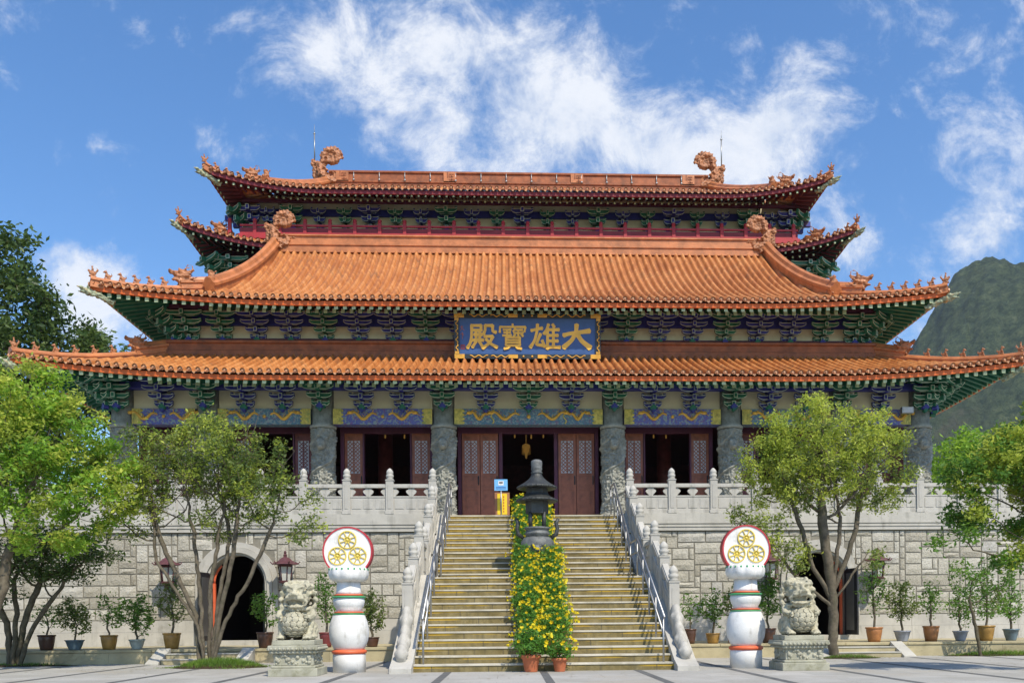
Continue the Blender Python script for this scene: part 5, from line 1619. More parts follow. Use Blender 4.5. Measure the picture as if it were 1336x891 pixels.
# ------------------------------------------------------------------ guardian lions
def lion(x, y, flip, label):
    t_ = thing('guardian_lion', label, 'stone lion', (x, y, 0), group='guardian lions')
    W = .47
    ped = bpy.data.objects.new('pedestal', None); COL.objects.link(ped); ped.parent = t_
    mb = MB()
    mb.boxb(-W, W, -W, W, 0, .16); mb.boxb(-W + .05, W - .05, -W + .05, W - .05, .16, .21)
    mb.boxb(-W + .09, W - .09, -W + .09, W - .09, .21, .44); mb.boxb(-W + .03, W - .03, -W + .03, W - .03, .44, .50); mb.boxb(-W, W, -W, W, .50, .60)
    mb.build('plinth', OLD_STONE, ped, bevel=.015)
    mb = MB()
    rr = random.Random(5)
    for q in range(4):
        rot = Matrix.Rotation(q * PI / 2, 3, 'Z')
        for k in range(11):
            for (zz, r_) in ((.535, .03), (.47, .022)):
                c = rot @ Vector((-W + .07 + k * (2 * W - .14) / 10, -W + (-.005 if zz > .5 else .03), zz)); mb.sphere(c, (r_, r_, r_), 0, 8, 6)
        for k in range(26):
            c = rot @ Vector((rr.uniform(-W + .14, W - .14), -W + .09, rr.uniform(.24, .42))); mb.sphere(c, (rr.uniform(.02, .05),) * 3, 0, 8, 6)
    mb.build('carved_frieze', OLD_STONE, ped)
    mb = MB(); mb.boxb(-.40, .40, -.38, .40, .60, .70); mb.build('upper_slab', OLD_STONE, ped, bevel=.012)
    # one continuous carved body, facing the viewer, head slightly turned inward
    b = MB()
    Z = .70
    b.sphere((0, .16, Z + .28), (.30, .26, .30)); b.sphere((0, .02, Z + .48), (.26, .24, .30))
    b.sphere((.24, .10, Z + .18), (.14, .26, .20)); b.sphere((-.24, .10, Z + .18), (.14, .26, .20))
    for s in (-1, 1):
        b.tube([(s * .24, -.04, Z + .55), (s * .27, -.14, Z + .32), (s * .25, -.22, Z + .08)], [.12, .09, .08], 10)
        b.sphere((s * .25, -.28, Z + .06), (.10, .13, .07))
        for k in range(3): b.sphere((s * .25 + (k - 1) * .06, -.38, Z + .045), (.032, .05, .04), 0, 8, 6)
        b.sphere((s * .30, -.08, Z + .06), (.10, .2, .07))
    hx, hy, hz = flip * .03, -.16, Z + .85
    b.sphere((hx, hy + .08, hz + .02), (.26, .22, .24))
    b.sphere((hx, hy - .16, hz + .0), (.19, .13, .075)); b.sphere((hx, hy - .10, hz - .21), (.17, .15, .05)); b.sphere((hx, hy + .0, hz - .12), (.17, .12, .14))
    b.sphere((hx, hy - .27, hz + .045), (.075, .06, .055)); b.sphere((hx + .065, hy - .27, hz + .02), (.045, .05, .035)); b.sphere((hx - .065, hy - .27, hz + .02), (.045, .05, .035))
    b.tube([(hx, hy - .22, hz + .06), (hx, hy - .15, hz + .16)], [.05, .06], 8)
    for s in (-1, 1):
        b.sphere((hx + s * .115, hy - .15, hz + .10), (.055, .05, .045))
        b.tube([(hx + s * .03, hy - .17, hz + .155), (hx + s * .12, hy - .18, hz + .185), (hx + s * .215, hy - .08, hz + .14)], [.032, .045, .03], 8)
        b.tube([(hx + s * .18, hy + .02, hz + .18), (hx + s * .25, hy + .03, hz + .25)], [.085, .05], 8)
        b.tube([(hx + s * .06, hy - .25, hz - .03), (hx + s * .15, hy - .22, hz - .05), (hx + s * .21, hy - .12, hz - .12), (hx + s * .17, hy - .14, hz - .2)], [.035, .045, .05, .04], 8)
        for k in range(4):
            b.tube([(hx + s * (.02 + .035 * k), hy - .245 + .012 * k, hz - .04), (hx + s * (.02 + .035 * k), hy - .235 + .012 * k, hz - .095 - (.02 if k == 3 else 0))], [.017, .014], 6)
            b.sphere((hx + s * (.02 + .035 * k), hy - .20 + .014 * k, hz - .165), (.016, .02, .022), 0, 8, 6)
        for k in range(4): b.sphere((hx + s * (.05 + .06 * k), hy - .14 + .05 * k, hz - .27 + .01 * k), (.045, .045, .055), 0, 10, 8)
    for ring, (rad, zz, n) in enumerate(((.255, .19, 7), (.31, .06, 9), (.325, -.07, 9), (.31, -.20, 9), (.17, .265, 6))):
        for k in range(n):
            a = PI * (-.02 + 1.04 * k / (n - 1))
            b.sphere((hx + rad * math.cos(a), hy + .11 + rad * math.sin(a) * .8, hz + zz), (.066, .066, .066), 0, 10, 8)
    b.tube([(0, .40, Z + .25), (0, .5, Z + .55), (.05, .42, Z + .85), (0, .34, Z + .95)], [.1, .13, .12, .05], 10)
    for s in (-1, 1): b.tube([(s * .27, -.02, Z + .58), (s * .33, -.18, Z + .46), (s * .25, -.30, Z + .42)], [.09, .075, .07], 8); [b.sphere((s * .24 - s * .01, -.36, Z + .38 + .05 * j), (.05, .035, .022), 0, 8, 6) for j in range(3)]
    body = blob(b, 'lion_body', .0165, LION_STONE, t_, disp=.022, dscale=11)
    # scaled ball held against the chest
    mb = MB()
    bc = Vector((0, -.24, Z + .30)); br = .245
    mb.sphere(bc, br, 0, 24, 16)
    for j in range(1, 8):
        th = PI * (j / 8.0); n = max(5, int(13 * math.sin(th)))
        for k in range(n):
            a = 2 * PI * (k + .5 * (j % 2)) / n
            d = Vector((math.sin(th) * math.cos(a), math.sin(th) * math.sin(a), math.cos(th)))
            if d.y > .5: continue
            q = d.to_track_quat('Z', 'Y').to_matrix()
            tl = Vector((0, 0, -1)) - d * d.dot(Vector((0, 0, -1)))
            if tl.length > .01: tl.normalize()
            c = bc + d * (br + .004) + tl * .0
            zax = (d + tl * .16).normalized(); xax = tl.cross(zax).normalized() if tl.length > .01 else Vector((1, 0, 0)); yax = zax.cross(xax)
            rot = Matrix((xax, yax, zax)).transposed()
            mb.sphere(c, (.064, .064, .008), 0, 10, 4, rot=rot)
    mb.build('scaled_ball', LION_STONE, t_)
    return t_
lion(-4.86, -.45, 1, 'grey stone guardian lion on a carved pedestal near the left arched doorway')
lion(5.12, -.40, -1, 'grey stone guardian lion on a carved pedestal in front of the slender tree')

# ------------------------------------------------------------------ incense burner on the landing
ib = thing('incense_burner', 'dark bronze pagoda-topped incense burner rising among yellow flowers', 'incense burner', (0.02, 4.5, 13 * RISE))
ib.scale = (.97, .97, .975)
mb = MB()
for k in range(3):
    a = -PI / 2 + PI / 3 + 2 * PI * k / 3
    c, s = math.cos(a), math.sin(a)
    mb.tube([(c * .26, s * .26, .72), (c * .36, s * .36, .55), (c * .30, s * .30, .3), (c * .34, s * .34, .06), (c * .42, s * .42, .0)], [.13, .12, .075, .085, .10], 10)
mb.build('burner_legs', BRONZE_L, ib)
mb = MB()
mb.lathe([(.18, .48), (.30, .56), (.40, .68), (.445, .82), (.43, .95), (.36, 1.04), (.31, 1.07)], n=40, rf=lambda a, z: 1 + .02 * math.sin(18 * a) * math.sin(z * 22) + .018 * math.sin(7 * a + z * 15))
mb.lathe([(.31, 1.07), (.30, 1.12), (.33, 1.14), (.33, 1.18), (.30, 1.2), (.30, 1.26), (.34, 1.28), (.34, 1.32), (.29, 1.33)], n=36)
mb.build('burner_bowl', BRONZE_L, ib)
mb = MB(); mb.sphere((0, -.45, .74), (.12, .09, .11)); mb.sphere((0, -.53, .70), (.06, .05, .045))
for s in (-1, 1): mb.sphere((s * .06, -.5, .80), (.035, .03, .03)); mb.tube([(s * .09, -.44, .8), (s * .16, -.44, .88)], [.04, .015], 6)
mb.build('beast_mask', BRONZE_L, ib)
for s in (-1, 1):
    mb = MB(); mb.tube([(s * .36, 0, 1.05), (s * .50, 0, 1.15), (s * .53, 0, 1.3), (s * .50, 0, 1.45), (s * .56, 0, 1.56)], [.05, .06, .05, .055, .04], 8); mb.build('burner_handle', BRONZE, ib)
mb = MB()
for k in range(4):
    a = PI / 4 + PI / 2 * k
    mb.tube([(.25 * math.cos(a), .25 * math.sin(a), 1.32), (.25 * math.cos(a), .25 * math.sin(a), 1.72)], .05, 8)
mb.lathe([(.30, 1.68), (.30, 2.06), (.32, 2.08)], n=6, smooth=False)
mb.build('pavilion', BRONZE, ib)
def ribbed_roof(z0, r0, r1, h, nm):
    mb = MB()
    prof = [(r0 * .8, z0 - .02), (r0, z0 - .03), (r0 + .02, z0 + .02)] + [(r1 + (r0 - r1) * (1 - q) ** 1.9, z0 + .03 + h * q) for q in np.linspace(0, 1, 10)]
    mb.lathe(prof, n=72, rf=lambda a, z: 1 + .022 * math.cos(24 * a))
    for k in range(24):
        a = 2 * PI * k / 24
        mb.sphere((r0 * math.cos(a), r0 * math.sin(a), z0), (.035, .035, .03), 0, 8, 6)
    mb.build(nm, BRONZE, ib)
ribbed_roof(2.02, .52, .30, .16, 'lower_roof')
mb = MB(); mb.lathe([(.29, 2.12), (.28, 2.36)], n=6, smooth=False); mb.build('roof_drum', BRONZE, ib)
ribbed_roof(2.36, .50, .13, .36, 'upper_roof')
mb = MB(); mb.lathe([(.13, 2.72), (.16, 2.75), (.12, 2.80), (.15, 2.84), (.14, 2.90), (.15, 3.0), (.14, 3.06), (.09, 3.09), (0, 3.1)], n=24); mb.build('finial', BRONZE_L, ib)

# ------------------------------------------------------------------ small signs by the central door
sg_ = thing('notice_stand', 'blue notice board on a thin steel post beside the central doorway', 'sign', (-.93, 8.95, FLOOR_Z))
mb = MB(); mb.tube([(0, 0, 0), (0, 0, .86)], .022, 8); mb.lathe([(.14, 0), (.14, .02), (.03, .03)], n=16); mb.build('post', STEEL, sg_)
mb = MB(); mb.boxb(-.20, .20, -.03, 0, .78, 1.12); bd = mb.build('board', M('sign_light_blue', (0.16, 0.42, 0.72), 0.4, 0.4, 0.06, 3, 0.0), sg_)
mb = MB(); mb.boxb(-.08, .08, -.036, -.0305, .94, 1.07, 0); mb.boxb(-.055, .055, -.04, -.0365, .985, 1.05, 1)
for k in range(2): mb.boxb(-.15, .15, -.036, -.0305, .83 + k * .045, .848 + k * .045, 2)
mb.build('printed_notice', [WHITE, M('print_grey', (0.15, 0.15, 0.16), 0.6, 0.3, 0.2, 4, 0), M('print_blue', (0.04, 0.12, 0.35), 0.6, 0.3, 0.1, 4, 0)], bd)
sg2 = thing('notice_stand', 'yellow notice panel in a brown frame standing against the brown door leaf', 'sign', (-.90, 9.35, FLOOR_Z))
mb = MB(); mb.boxb(-.23, .23, -.02, .03, .0, .78); mb.build('frame', M('notice_brown_frame', (0.33, 0.15, 0.07), 0.6, 0.3, 0.15, 4, 0.1), sg2)
mb = MB(); mb.boxb(-.15, .15, -.03, -.0205, .10, .74, 0)
for k in range(6): mb.boxb(.03, .06, -.034, -.0305, .16 + k * .09, .22 + k * .09, 1); mb.boxb(-.06, -.035, -.034, -.0305, .16 + k * .09, .22 + k * .09, 1)
mb.build('yellow_panel', [M('notice_yellow', (0.80, 0.56, 0.02), 0.5, 0.4, 0.06, 3, 0), M('notice_red', (0.5, 0.10, 0.03), 0.5, 0.3, 0.1, 3, 0)], sg2)

fl_ = thing('flood_light', 'small grey flood light fixed high on the rightmost carved pillar', 'lamp', (12.85, 11.5, 8.05))
mb = MB(); mb.boxb(-.2, .2, -.12, .06, -.11, .11); mb.build('housing', STEEL, fl_, bevel=.01)
mb = MB(); mb.boxb(-.16, .16, -.128, -.1205, -.08, .08); mb.build('lens', PANE, fl_)
mb = MB(); mb.tube([(0, .05, 0), (.12, .25, -.05), (.3, .35, -.1)], .03, 6); mb.build('bracket', BLACK, fl_)

# ------------------------------------------------------------------ plants
def leaves_mesh(name, centers, size, mats, rng, up=0.35, aspect=0.45, jitter=0.5, mi=None, droop=0.0, bm_extra=None):
    """many small folded leaves (two triangles each side of a midrib) in one mesh"""
    n = len(centers)
    c = np.asarray(centers)
    d = rng.normal(size=(n, 3)); d[:, 2] = d[:, 2] * .6 + up - droop
    d /= np.linalg.norm(d, axis=1)[:, None]
    nn = rng.normal(size=(n, 3)); nn[:, 2] += .9
    nn -= d * (nn * d).sum(1)[:, None]; nn /= np.linalg.norm(nn, axis=1)[:, None] + 1e-9
    s = np.cross(d, nn)
    L = size * (1 + jitter * rng.uniform(-1, 1, size=n))[:, None]
    base, tip = c - d * L * .5, c + d * L * .5
    mid = c + nn * L * .06
    l = mid + s * L * aspect * .5 - nn * L * .10
    r = mid - s * L * aspect * .5 - nn * L * .10
    V = np.stack([base, r, tip, l], 1).reshape(-1, 3)
    me = bpy.data.meshes.new(name)
    me.vertices.add(4 * n); me.vertices.foreach_set('co', V.ravel())
    idx = np.arange(n)[:, None] * 4 + np.array([[0, 1, 2, 0, 2, 3]])
    me.loops.add(6 * n); me.loops.foreach_set('vertex_index', idx.ravel().astype(np.int32))
    me.polygons.add(2 * n); me.polygons.foreach_set('loop_start', np.arange(2 * n, dtype=np.int32) * 3)
    for m in (mats if isinstance(mats, (list, tuple)) else [mats]): me.materials.append(m)
    if mi is not None: me.polygons.foreach_set('material_index', np.repeat(np.asarray(mi, dtype=np.int32), 2))
    me.update(calc_edges=True); me.validate()
    return me

def grow(rng, base_pts, attract, step, di, dk, iters=140):
    """space colonisation: nodes with parents, grown from base_pts towards the attractor cloud"""
    P = [np.array(p, float) for p in base_pts]; par = [-1] + list(range(len(P) - 1))
    A = np.array(attract); alive = np.ones(len(A), bool)
    best = np.full(len(A), 1e9); bi = np.zeros(len(A), int)
    def upd(k0):
        Q = np.array(P[k0:])
        D = np.linalg.norm(A[:, None] - Q[None], axis=2)
        j = D.argmin(1); m = D[np.arange(len(A)), j]
        u = m < best
        best[u] = m[u]; bi[u] = j[u] + k0
    upd(0)
    for _ in range(iters):
        act = alive & (best < di)
        if not act.any(): break
        k0 = len(P)
        for node in np.unique(bi[act]):
            a = A[act & (bi == node)]
            v = a - P[node]; v /= np.linalg.norm(v, axis=1)[:, None] + 1e-9
            dv = v.mean(0) + rng.normal(size=3) * .12
            ln = np.linalg.norm(dv)
            if ln < 1e-3: continue
            q = P[node] + dv / ln * step
            P.append(q); par.append(int(node))
        if len(P) == k0: break
        upd(k0)
        alive &= best > dk
        if len(P) > 4500: break
    return np.array(P), np.array(par)

def tree_mesh(P, par, r_tip, r_base, pw=2.2):
    n = len(P)
    kidsl = [[] for _ in range(n)]
    for i in range(1, n):
        if par[i] >= 0: kidsl[par[i]].append(i)
    r = np.zeros(n)
    for i in range(n - 1, -1, -1):
        r[i] = r_tip if not kidsl[i] else sum(r[k] ** pw for k in kidsl[i]) ** (1 / pw)
    k = r_base / r[0]
    if k < 1: r = np.where(r > r_tip * 1.2, r_tip + (r - r_tip) * (r_base - r_tip) / (r[0] - r_tip), r)
    else: r = r_tip + (r - r_tip) * (r_base - r_tip) / max(1e-6, r[0] - r_tip)
    nr = np.clip((r - r_tip) / max(1e-6, r[0] - r_tip), 0, 1) ** 1.3
    r = r_tip + nr * (r[0] - r_tip)
    mb = MB()
    stack = [(0, None)]
    while stack:
        i, p = stack.pop()
        chain = [i] if p is None else [p, i]
        while kidsl[chain[-1]]:
            ks = sorted(kidsl[chain[-1]], key=lambda q: -r[q])
            for q in ks[1:]: stack.append((q, chain[-1]))
            chain.append(ks[0])
        if len(chain) < 2: continue
        pts = [P[q] for q in chain]; rr = [r[q] for q in chain]
        if p is not None: rr[0] = min(rr[0], rr[1] * 1.15)
        mb.tube(pts, rr, 8 if rr[0] > .04 else 5, cap=False)
    return mb, r, kidsl

def sample_crown(rng, ell, n):
    """points inside a union of ellipsoids (cx, cy, cz, rx, ry, rz), denser towards the shell"""
    out = []
    vol = np.array([e[3] * e[4] * e[5] for e in ell]); vol = vol / vol.sum()
    for e, k in zip(ell, rng.multinomial(n, vol)):
        d = rng.normal(size=(k, 3)); d /= np.linalg.norm(d, axis=1)[:, None]
        rad = rng.uniform(0, 1, size=k) ** .42
        out.append(np.array(e[:3]) + d * rad[:, None] * np.array(e[3:6]))
    return np.concatenate(out)

def tree(name, label, seed, trunk, ell, n_att, step, r_tip, r_base, bark, leafm, n_leaf, leaf, spread, group=None, extra=None, stems=None, lime=0.0, limem=None, di=2.2, dk=.32, twig_max=.022, cat='tree', aspect=.42, gap=-9):
    rng = np.random.default_rng(seed)
    t_ = thing(name, label, cat, trunk[0], group=group)
    o0 = np.array(trunk[0])
    mbs, tips = MB(), []
    for st in (stems or [trunk]):
        els = ell if stems is None else [ell[k] for k in st['ell']]
        pts = st if stems is None else st['pts']
        dens = []
        pp = [np.array(q, float) for q in pts]
        for a, b_ in zip(pp[:-1], pp[1:]):
            m_ = max(1, int(np.linalg.norm(b_ - a) / step))
            for k in range(m_): dens.append(a + (b_ - a) * k / m_ + (rng.normal(size=3) * step * .08 if dens else 0))
        dens.append(pp[-1])
        A = sample_crown(rng, els, n_att if stems is None else int(n_att * st.get('w', 1 / len(stems))))
        P, par = grow(rng, dens, A, step, di, dk)
        mb, r, kl = tree_mesh(P - o0, par, r_tip, r_base if stems is None else st.get('r', r_base))
        mbs.add(mb.v, mb.f, 0, True)
        sel = [i for i in range(len(dens) + 1, len(P)) if r[i] < twig_max]
        tips.append(P[sel])
    tips = np.concatenate(tips)
    tips = np.array([q for q in tips if noise.noise(Vector(q * 1.15)) > gap])
    mbs.build('trunk', bark, t_)
    idx = rng.integers(0, len(tips), n_leaf)
    off = rng.normal(size=(n_leaf, 3)) * spread; off[:, 2] *= .8
    C = tips[idx] + off - o0
    zz = C[:, 2]; q = (zz - zz.min()) / (np.ptp(zz) + 1e-6)
    mats, mi = [leafm], np.zeros(n_leaf, int)
    if lime:
        # young pale leaves on some twigs, mostly those at the top
        tw = rng.uniform(size=len(tips))[idx]
        mats = [leafm, limem]; mi = (tw * (1.25 - .75 * q) < lime).astype(int)
    link('crown', leaves_mesh('crown', C, leaf, mats, rng, mi=mi, aspect=aspect), t_)
    return t_

# bright tree at the left edge, its trunk just outside the picture
tree('leafy_tree', 'bright green leafy tree crowding the left edge of the plaza', 11, [(-12.35, 1.9, 0), (-12.2, 2.0, 1.1), (-11.9, 2.1, 1.9)],
     [(-11.0, 2.2, 4.3, 1.7, 1.4, 1.9), (-12.4, 2.0, 4.9, 1.6, 1.4, 1.9), (-9.9, 2.3, 4.1, .95, .9, 1.2), (-11.2, 2.0, 6.1, 1.1, 1.0, .8), (-12.6, 1.9, 6.3, .9, .9, .8), (-10.1, 2.2, 5.4, .7, .7, .55), (-12.9, 1.9, 2.9, 1.0, .9, .9), (-9.3, 2.2, 4.6, .45, .6, .5)],
     1000, .2, .006, .12, BARK_L, LEAF_BRIGHT, 36000, .112, .13, lime=.40, limem=LEAF_LIME, twig_max=.02, gap=-.3)
# dark small tree below it
tree('shaded_tree', 'dark small-leaved tree with several trunks at the left of the ledge', 12, [(-13.1, 4.55, 0), (-13.05, 4.6, .8)],
     [(-12.6, 4.6, 2.9, 1.5, .9, .9), (-11.7, 4.5, 2.5, 1.1, .8, .6), (-13.4, 4.5, 2.4, .9, .8, .9), (-10.9, 4.4, 2.9, .7, .6, .5)],
     520, .16, .0055, .11, BARK_D, LEAF_DARK, 9000, .095, .11, twig_max=.02,
     stems=[{'pts': [(-13.15, 4.55, 0), (-13.2, 4.6, .9), (-13.4, 4.5, 1.6)], 'ell': [2, 0], 'r': 0.078}, {'pts': [(-13.0, 4.6, 0), (-12.85, 4.6, 1.0), (-12.6, 4.6, 1.7)], 'ell': [0, 1], 'r': 0.078}, {'pts': [(-12.9, 4.5, 0), (-12.6, 4.5, .9), (-12.0, 4.4, 1.7)], 'ell': [1, 3], 'r': 0.058}, {'pts': [(-13.05, 4.5, 0), (-12.95, 4.5, 1.3), (-13.0, 4.5, 2.0)], 'ell': [0, 2], 'r': 0.062}])
# open-crowned tree before the left arch, many thin stems
tree('bare_limbed_tree', 'sparse olive-leaved tree with many pale bare limbs before the left arch', 13, [(-7.85, 3.1, 0), (-7.85, 3.1, .6)],
     [(-8.9, 3.1, 4.5, 1.3, 1.1, 1.3), (-7.6, 3.1, 4.9, 1.3, 1.2, 1.3), (-6.3, 3.0, 4.3, 1.05, 1.0, 1.15), (-9.6, 3.0, 3.7, .9, .8, .9), (-5.5, 2.9, 3.5, .8, .7, .75), (-7.9, 3.2, 6.0, .6, .6, .55), (-6.6, 3.1, 5.6, .55, .5, .55), (-7.4, 3.0, 3.5, 1.3, 1.0, .7)],
     1250, .16, .0055, .10, BARK_L, LEAF_OLIVE, 21000, .085, .10, lime=.24, limem=LEAF_LIME, twig_max=.015, gap=-.16,
     stems=[{'pts': [(-8.0, 3.1, 0), (-8.1, 3.15, 1.2), (-8.6, 3.1, 2.4)], 'ell': [0, 3], 'r': 0.055, 'w': .20}, {'pts': [(-7.9, 3.05, 0), (-7.95, 3.1, 1.5), (-8.1, 3.1, 3.0)], 'ell': [0, 1, 5], 'r': 0.047, 'w': .17},
            {'pts': [(-7.72, 3.1, 0), (-7.5, 3.1, 1.3), (-7.15, 3.0, 2.7)], 'ell': [1, 2, 6], 'r': 0.055, 'w': .18}, {'pts': [(-7.68, 3.0, 0), (-7.35, 3.0, 1.1), (-6.7, 2.9, 2.2)], 'ell': [2, 4], 'r': 0.047, 'w': .15}, {'pts': [(-7.8, 3.2, 0), (-7.75, 3.1, 1.8), (-7.55, 3.1, 2.8)], 'ell': [7, 1], 'r': 0.047, 'w': .12},
            {'pts': [(-7.85, 3.0, .0), (-8.0, 3.0, 1.0), (-8.9, 2.9, 2.5)], 'ell': [3, 0], 'r': 0.039, 'w': .09}, {'pts': [(-7.75, 3.2, 0), (-7.6, 3.2, 1.4), (-7.3, 3.2, 3.0)], 'ell': [1, 6], 'r': 0.047, 'w': .09}])
# tree with one trunk before the right arch
tree('round_crowned_tree', 'round-crowned yellow-green tree with one grey trunk before the right arch', 14, [(7.6, 4.35, 0), (7.62, 4.35, 1.1), (7.58, 4.35, 1.75)],
     [(7.3, 4.3, 5.0, 1.7, 1.3, 1.5), (8.6, 4.3, 4.9, 1.25, 1.1, 1.25), (6.2, 4.3, 4.8, 1.2, 1.1, 1.3), (7.4, 4.3, 6.3, 1.2, 1.0, .65), (8.7, 4.3, 5.9, .8, .8, .6), (5.6, 4.2, 3.4, .9, .7, .7), (6.4, 4.2, 2.7, .8, .6, .55), (8.4, 4.2, 2.6, .6, .6, .55), (6.3, 4.3, 5.9, .8, .8, .6)],
     1500, .16, .0055, .19, BARK_L, LEAF_OLIVE, 30000, .088, .105, lime=.55, limem=LEAF_LIME, twig_max=.015, gap=-.22,
     stems=[{'pts': [(7.6, 4.35, 0), (7.62, 4.35, 1.1), (7.58, 4.35, 1.75), (7.45, 4.35, 2.6), (7.35, 4.3, 3.3)], 'ell': [0, 3], 'r': 0.129, 'w': .26}, {'pts': [(7.58, 4.35, 1.6), (7.9, 4.35, 2.4), (8.2, 4.3, 3.3)], 'ell': [1, 4], 'r': 0.066, 'w': .22},
            {'pts': [(7.58, 4.35, 1.5), (7.1, 4.35, 2.3), (6.8, 4.3, 3.3)], 'ell': [2, 8], 'r': 0.062, 'w': .20}, {'pts': [(7.58, 4.35, 1.65), (7.7, 4.3, 2.6), (7.8, 4.3, 3.6)], 'ell': [0, 4], 'r': 0.055, 'w': .12}, {'pts': [(7.58, 4.3, 1.3), (7.0, 4.25, 1.75), (6.5, 4.2, 2.2)], 'ell': [6, 5], 'r': 0.047, 'w': .12}, {'pts': [(7.62, 4.3, 1.5), (8.0, 4.25, 2.0)], 'ell': [7], 'r': 0.031, 'w': .05}])
# leafy tree at the right edge
def nearer(p, k=.8):
    """the same place in the view but nearer: keeps the tree's own size true to its distance"""
    q = (-.7 + (p[0] + .7) * k, -18 + (p[1] + 18) * k, max(0.0, 1.05 + (p[2] - 1.05) * k) if p[2] > 0 else 0.0)
    return q + tuple(e * k for e in p[3:])
tree('leafy_tree', 'bright green leafy tree leaning in from the right edge of the plaza', 15, [nearer(p) for p in ((13.6, 1.6, 0), (13.3, 1.7, 1.2), (12.7, 1.8, 2.0))],
     [nearer(p) for p in ((11.2, 2.0, 4.5, 1.2, 1.1, 1.1), (12.4, 2.0, 4.7, 1.3, 1.1, 1.3), (10.1, 2.0, 4.3, .8, .8, .7), (10.4, 2.0, 3.5, 1.0, .9, .6), (11.4, 1.9, 3.1, 1.1, .9, .6), (9.6, 1.9, 2.9, .7, .6, .4), (12.3, 1.9, 5.9, .9, .9, .6), (11.2, 1.9, 2.4, .9, .6, .4), (12.2, 1.9, 2.2, .7, .6, .5), (10.3, 1.9, 2.3, .5, .5, .3))],
     1000, .16, .005, .12, BARK_D, LEAF_MID, 32000, .092, .115, lime=.38, limem=LEAF_LIME, twig_max=.018, gap=-.24, di=1.8, dk=.26)
# sapling by the right ledge
tree('sapling', 'thin dark-stemmed sapling by the right part of the ledge', 16, [(11.5, 4.4, 0), (11.35, 4.4, .9), (11.2, 4.4, 1.5)],
     [(11.0, 4.4, 2.1, .5, .5, .6), (11.9, 4.4, 2.0, .6, .5, .6), (12.3, 4.4, 1.6, .4, .4, .4)], 150, .12, .005, .045, BARK_D, LEAF_MID, 1500, .09, .09, twig_max=.02, di=1.6)
# taller trees behind the hall
BGL = 'trees behind the temple hall'
tree('dense_tree', 'tall dark dense tree rising behind the left corner of the hall', 17, [(-23.4, 24, 0), (-23.4, 24, 5), (-23.0, 24, 9)],
     [(-23.4, 24, 14.0, 3.6, 3.2, 3.4), (-26.3, 24, 13.5, 3.2, 3.2, 3.4), (-21.0, 24, 13.2, 1.9, 2.2, 2.2), (-24.2, 24, 17.8, 2.0, 2.0, 2.0), (-23.2, 24, 19.2, .9, 1.0, 1.2), (-26.3, 24, 17.2, 1.6, 1.6, 1.4), (-23.5, 24, 10.5, 3.5, 3, 3.0), (-27.5, 24, 10.5, 3, 3, 3)],
     800, .6, .03, .45, BARK_D, LEAF_DARK, 34000, .28, .38, group=BGL, di=7, dk=.9, twig_max=.09)
tree('dense_tree', 'smaller green tree behind the hall beside the left roof tip', 18, [(-21.6, 29, 0), (-21.6, 29, 6), (-21.4, 29, 8)],
     [(-21.0, 29, 13.4, 2.2, 2.0, 2.0), (-19.6, 29, 12.8, 1.6, 1.6, 1.6), (-22.4, 29, 15.4, 1.0, 1.2, 1.0), (-20.9, 29, 15.0, .8, 1, .8)],
     360, .5, .025, .3, BARK_D, LEAF_OLIVE, 9000, .26, .34, group=BGL, di=6, dk=.8, twig_max=.08)
tree('dense_tree', 'pale green tree standing behind the right end of the hall', 19, [(20.5, 22, 0), (20.5, 22, 4)],
     [(20.5, 22, 8.0, 2.0, 1.8, 2.0), (22.5, 22, 7.5, 2.2, 1.8, 2.2), (18.5, 22, 7.0, 1.2, 1.2, 1.8)],
     320, .5, .025, .25, BARK_D, LEAF_BRIGHT, 9000, .24, .34, group=BGL, di=6, dk=.8, twig_max=.08)

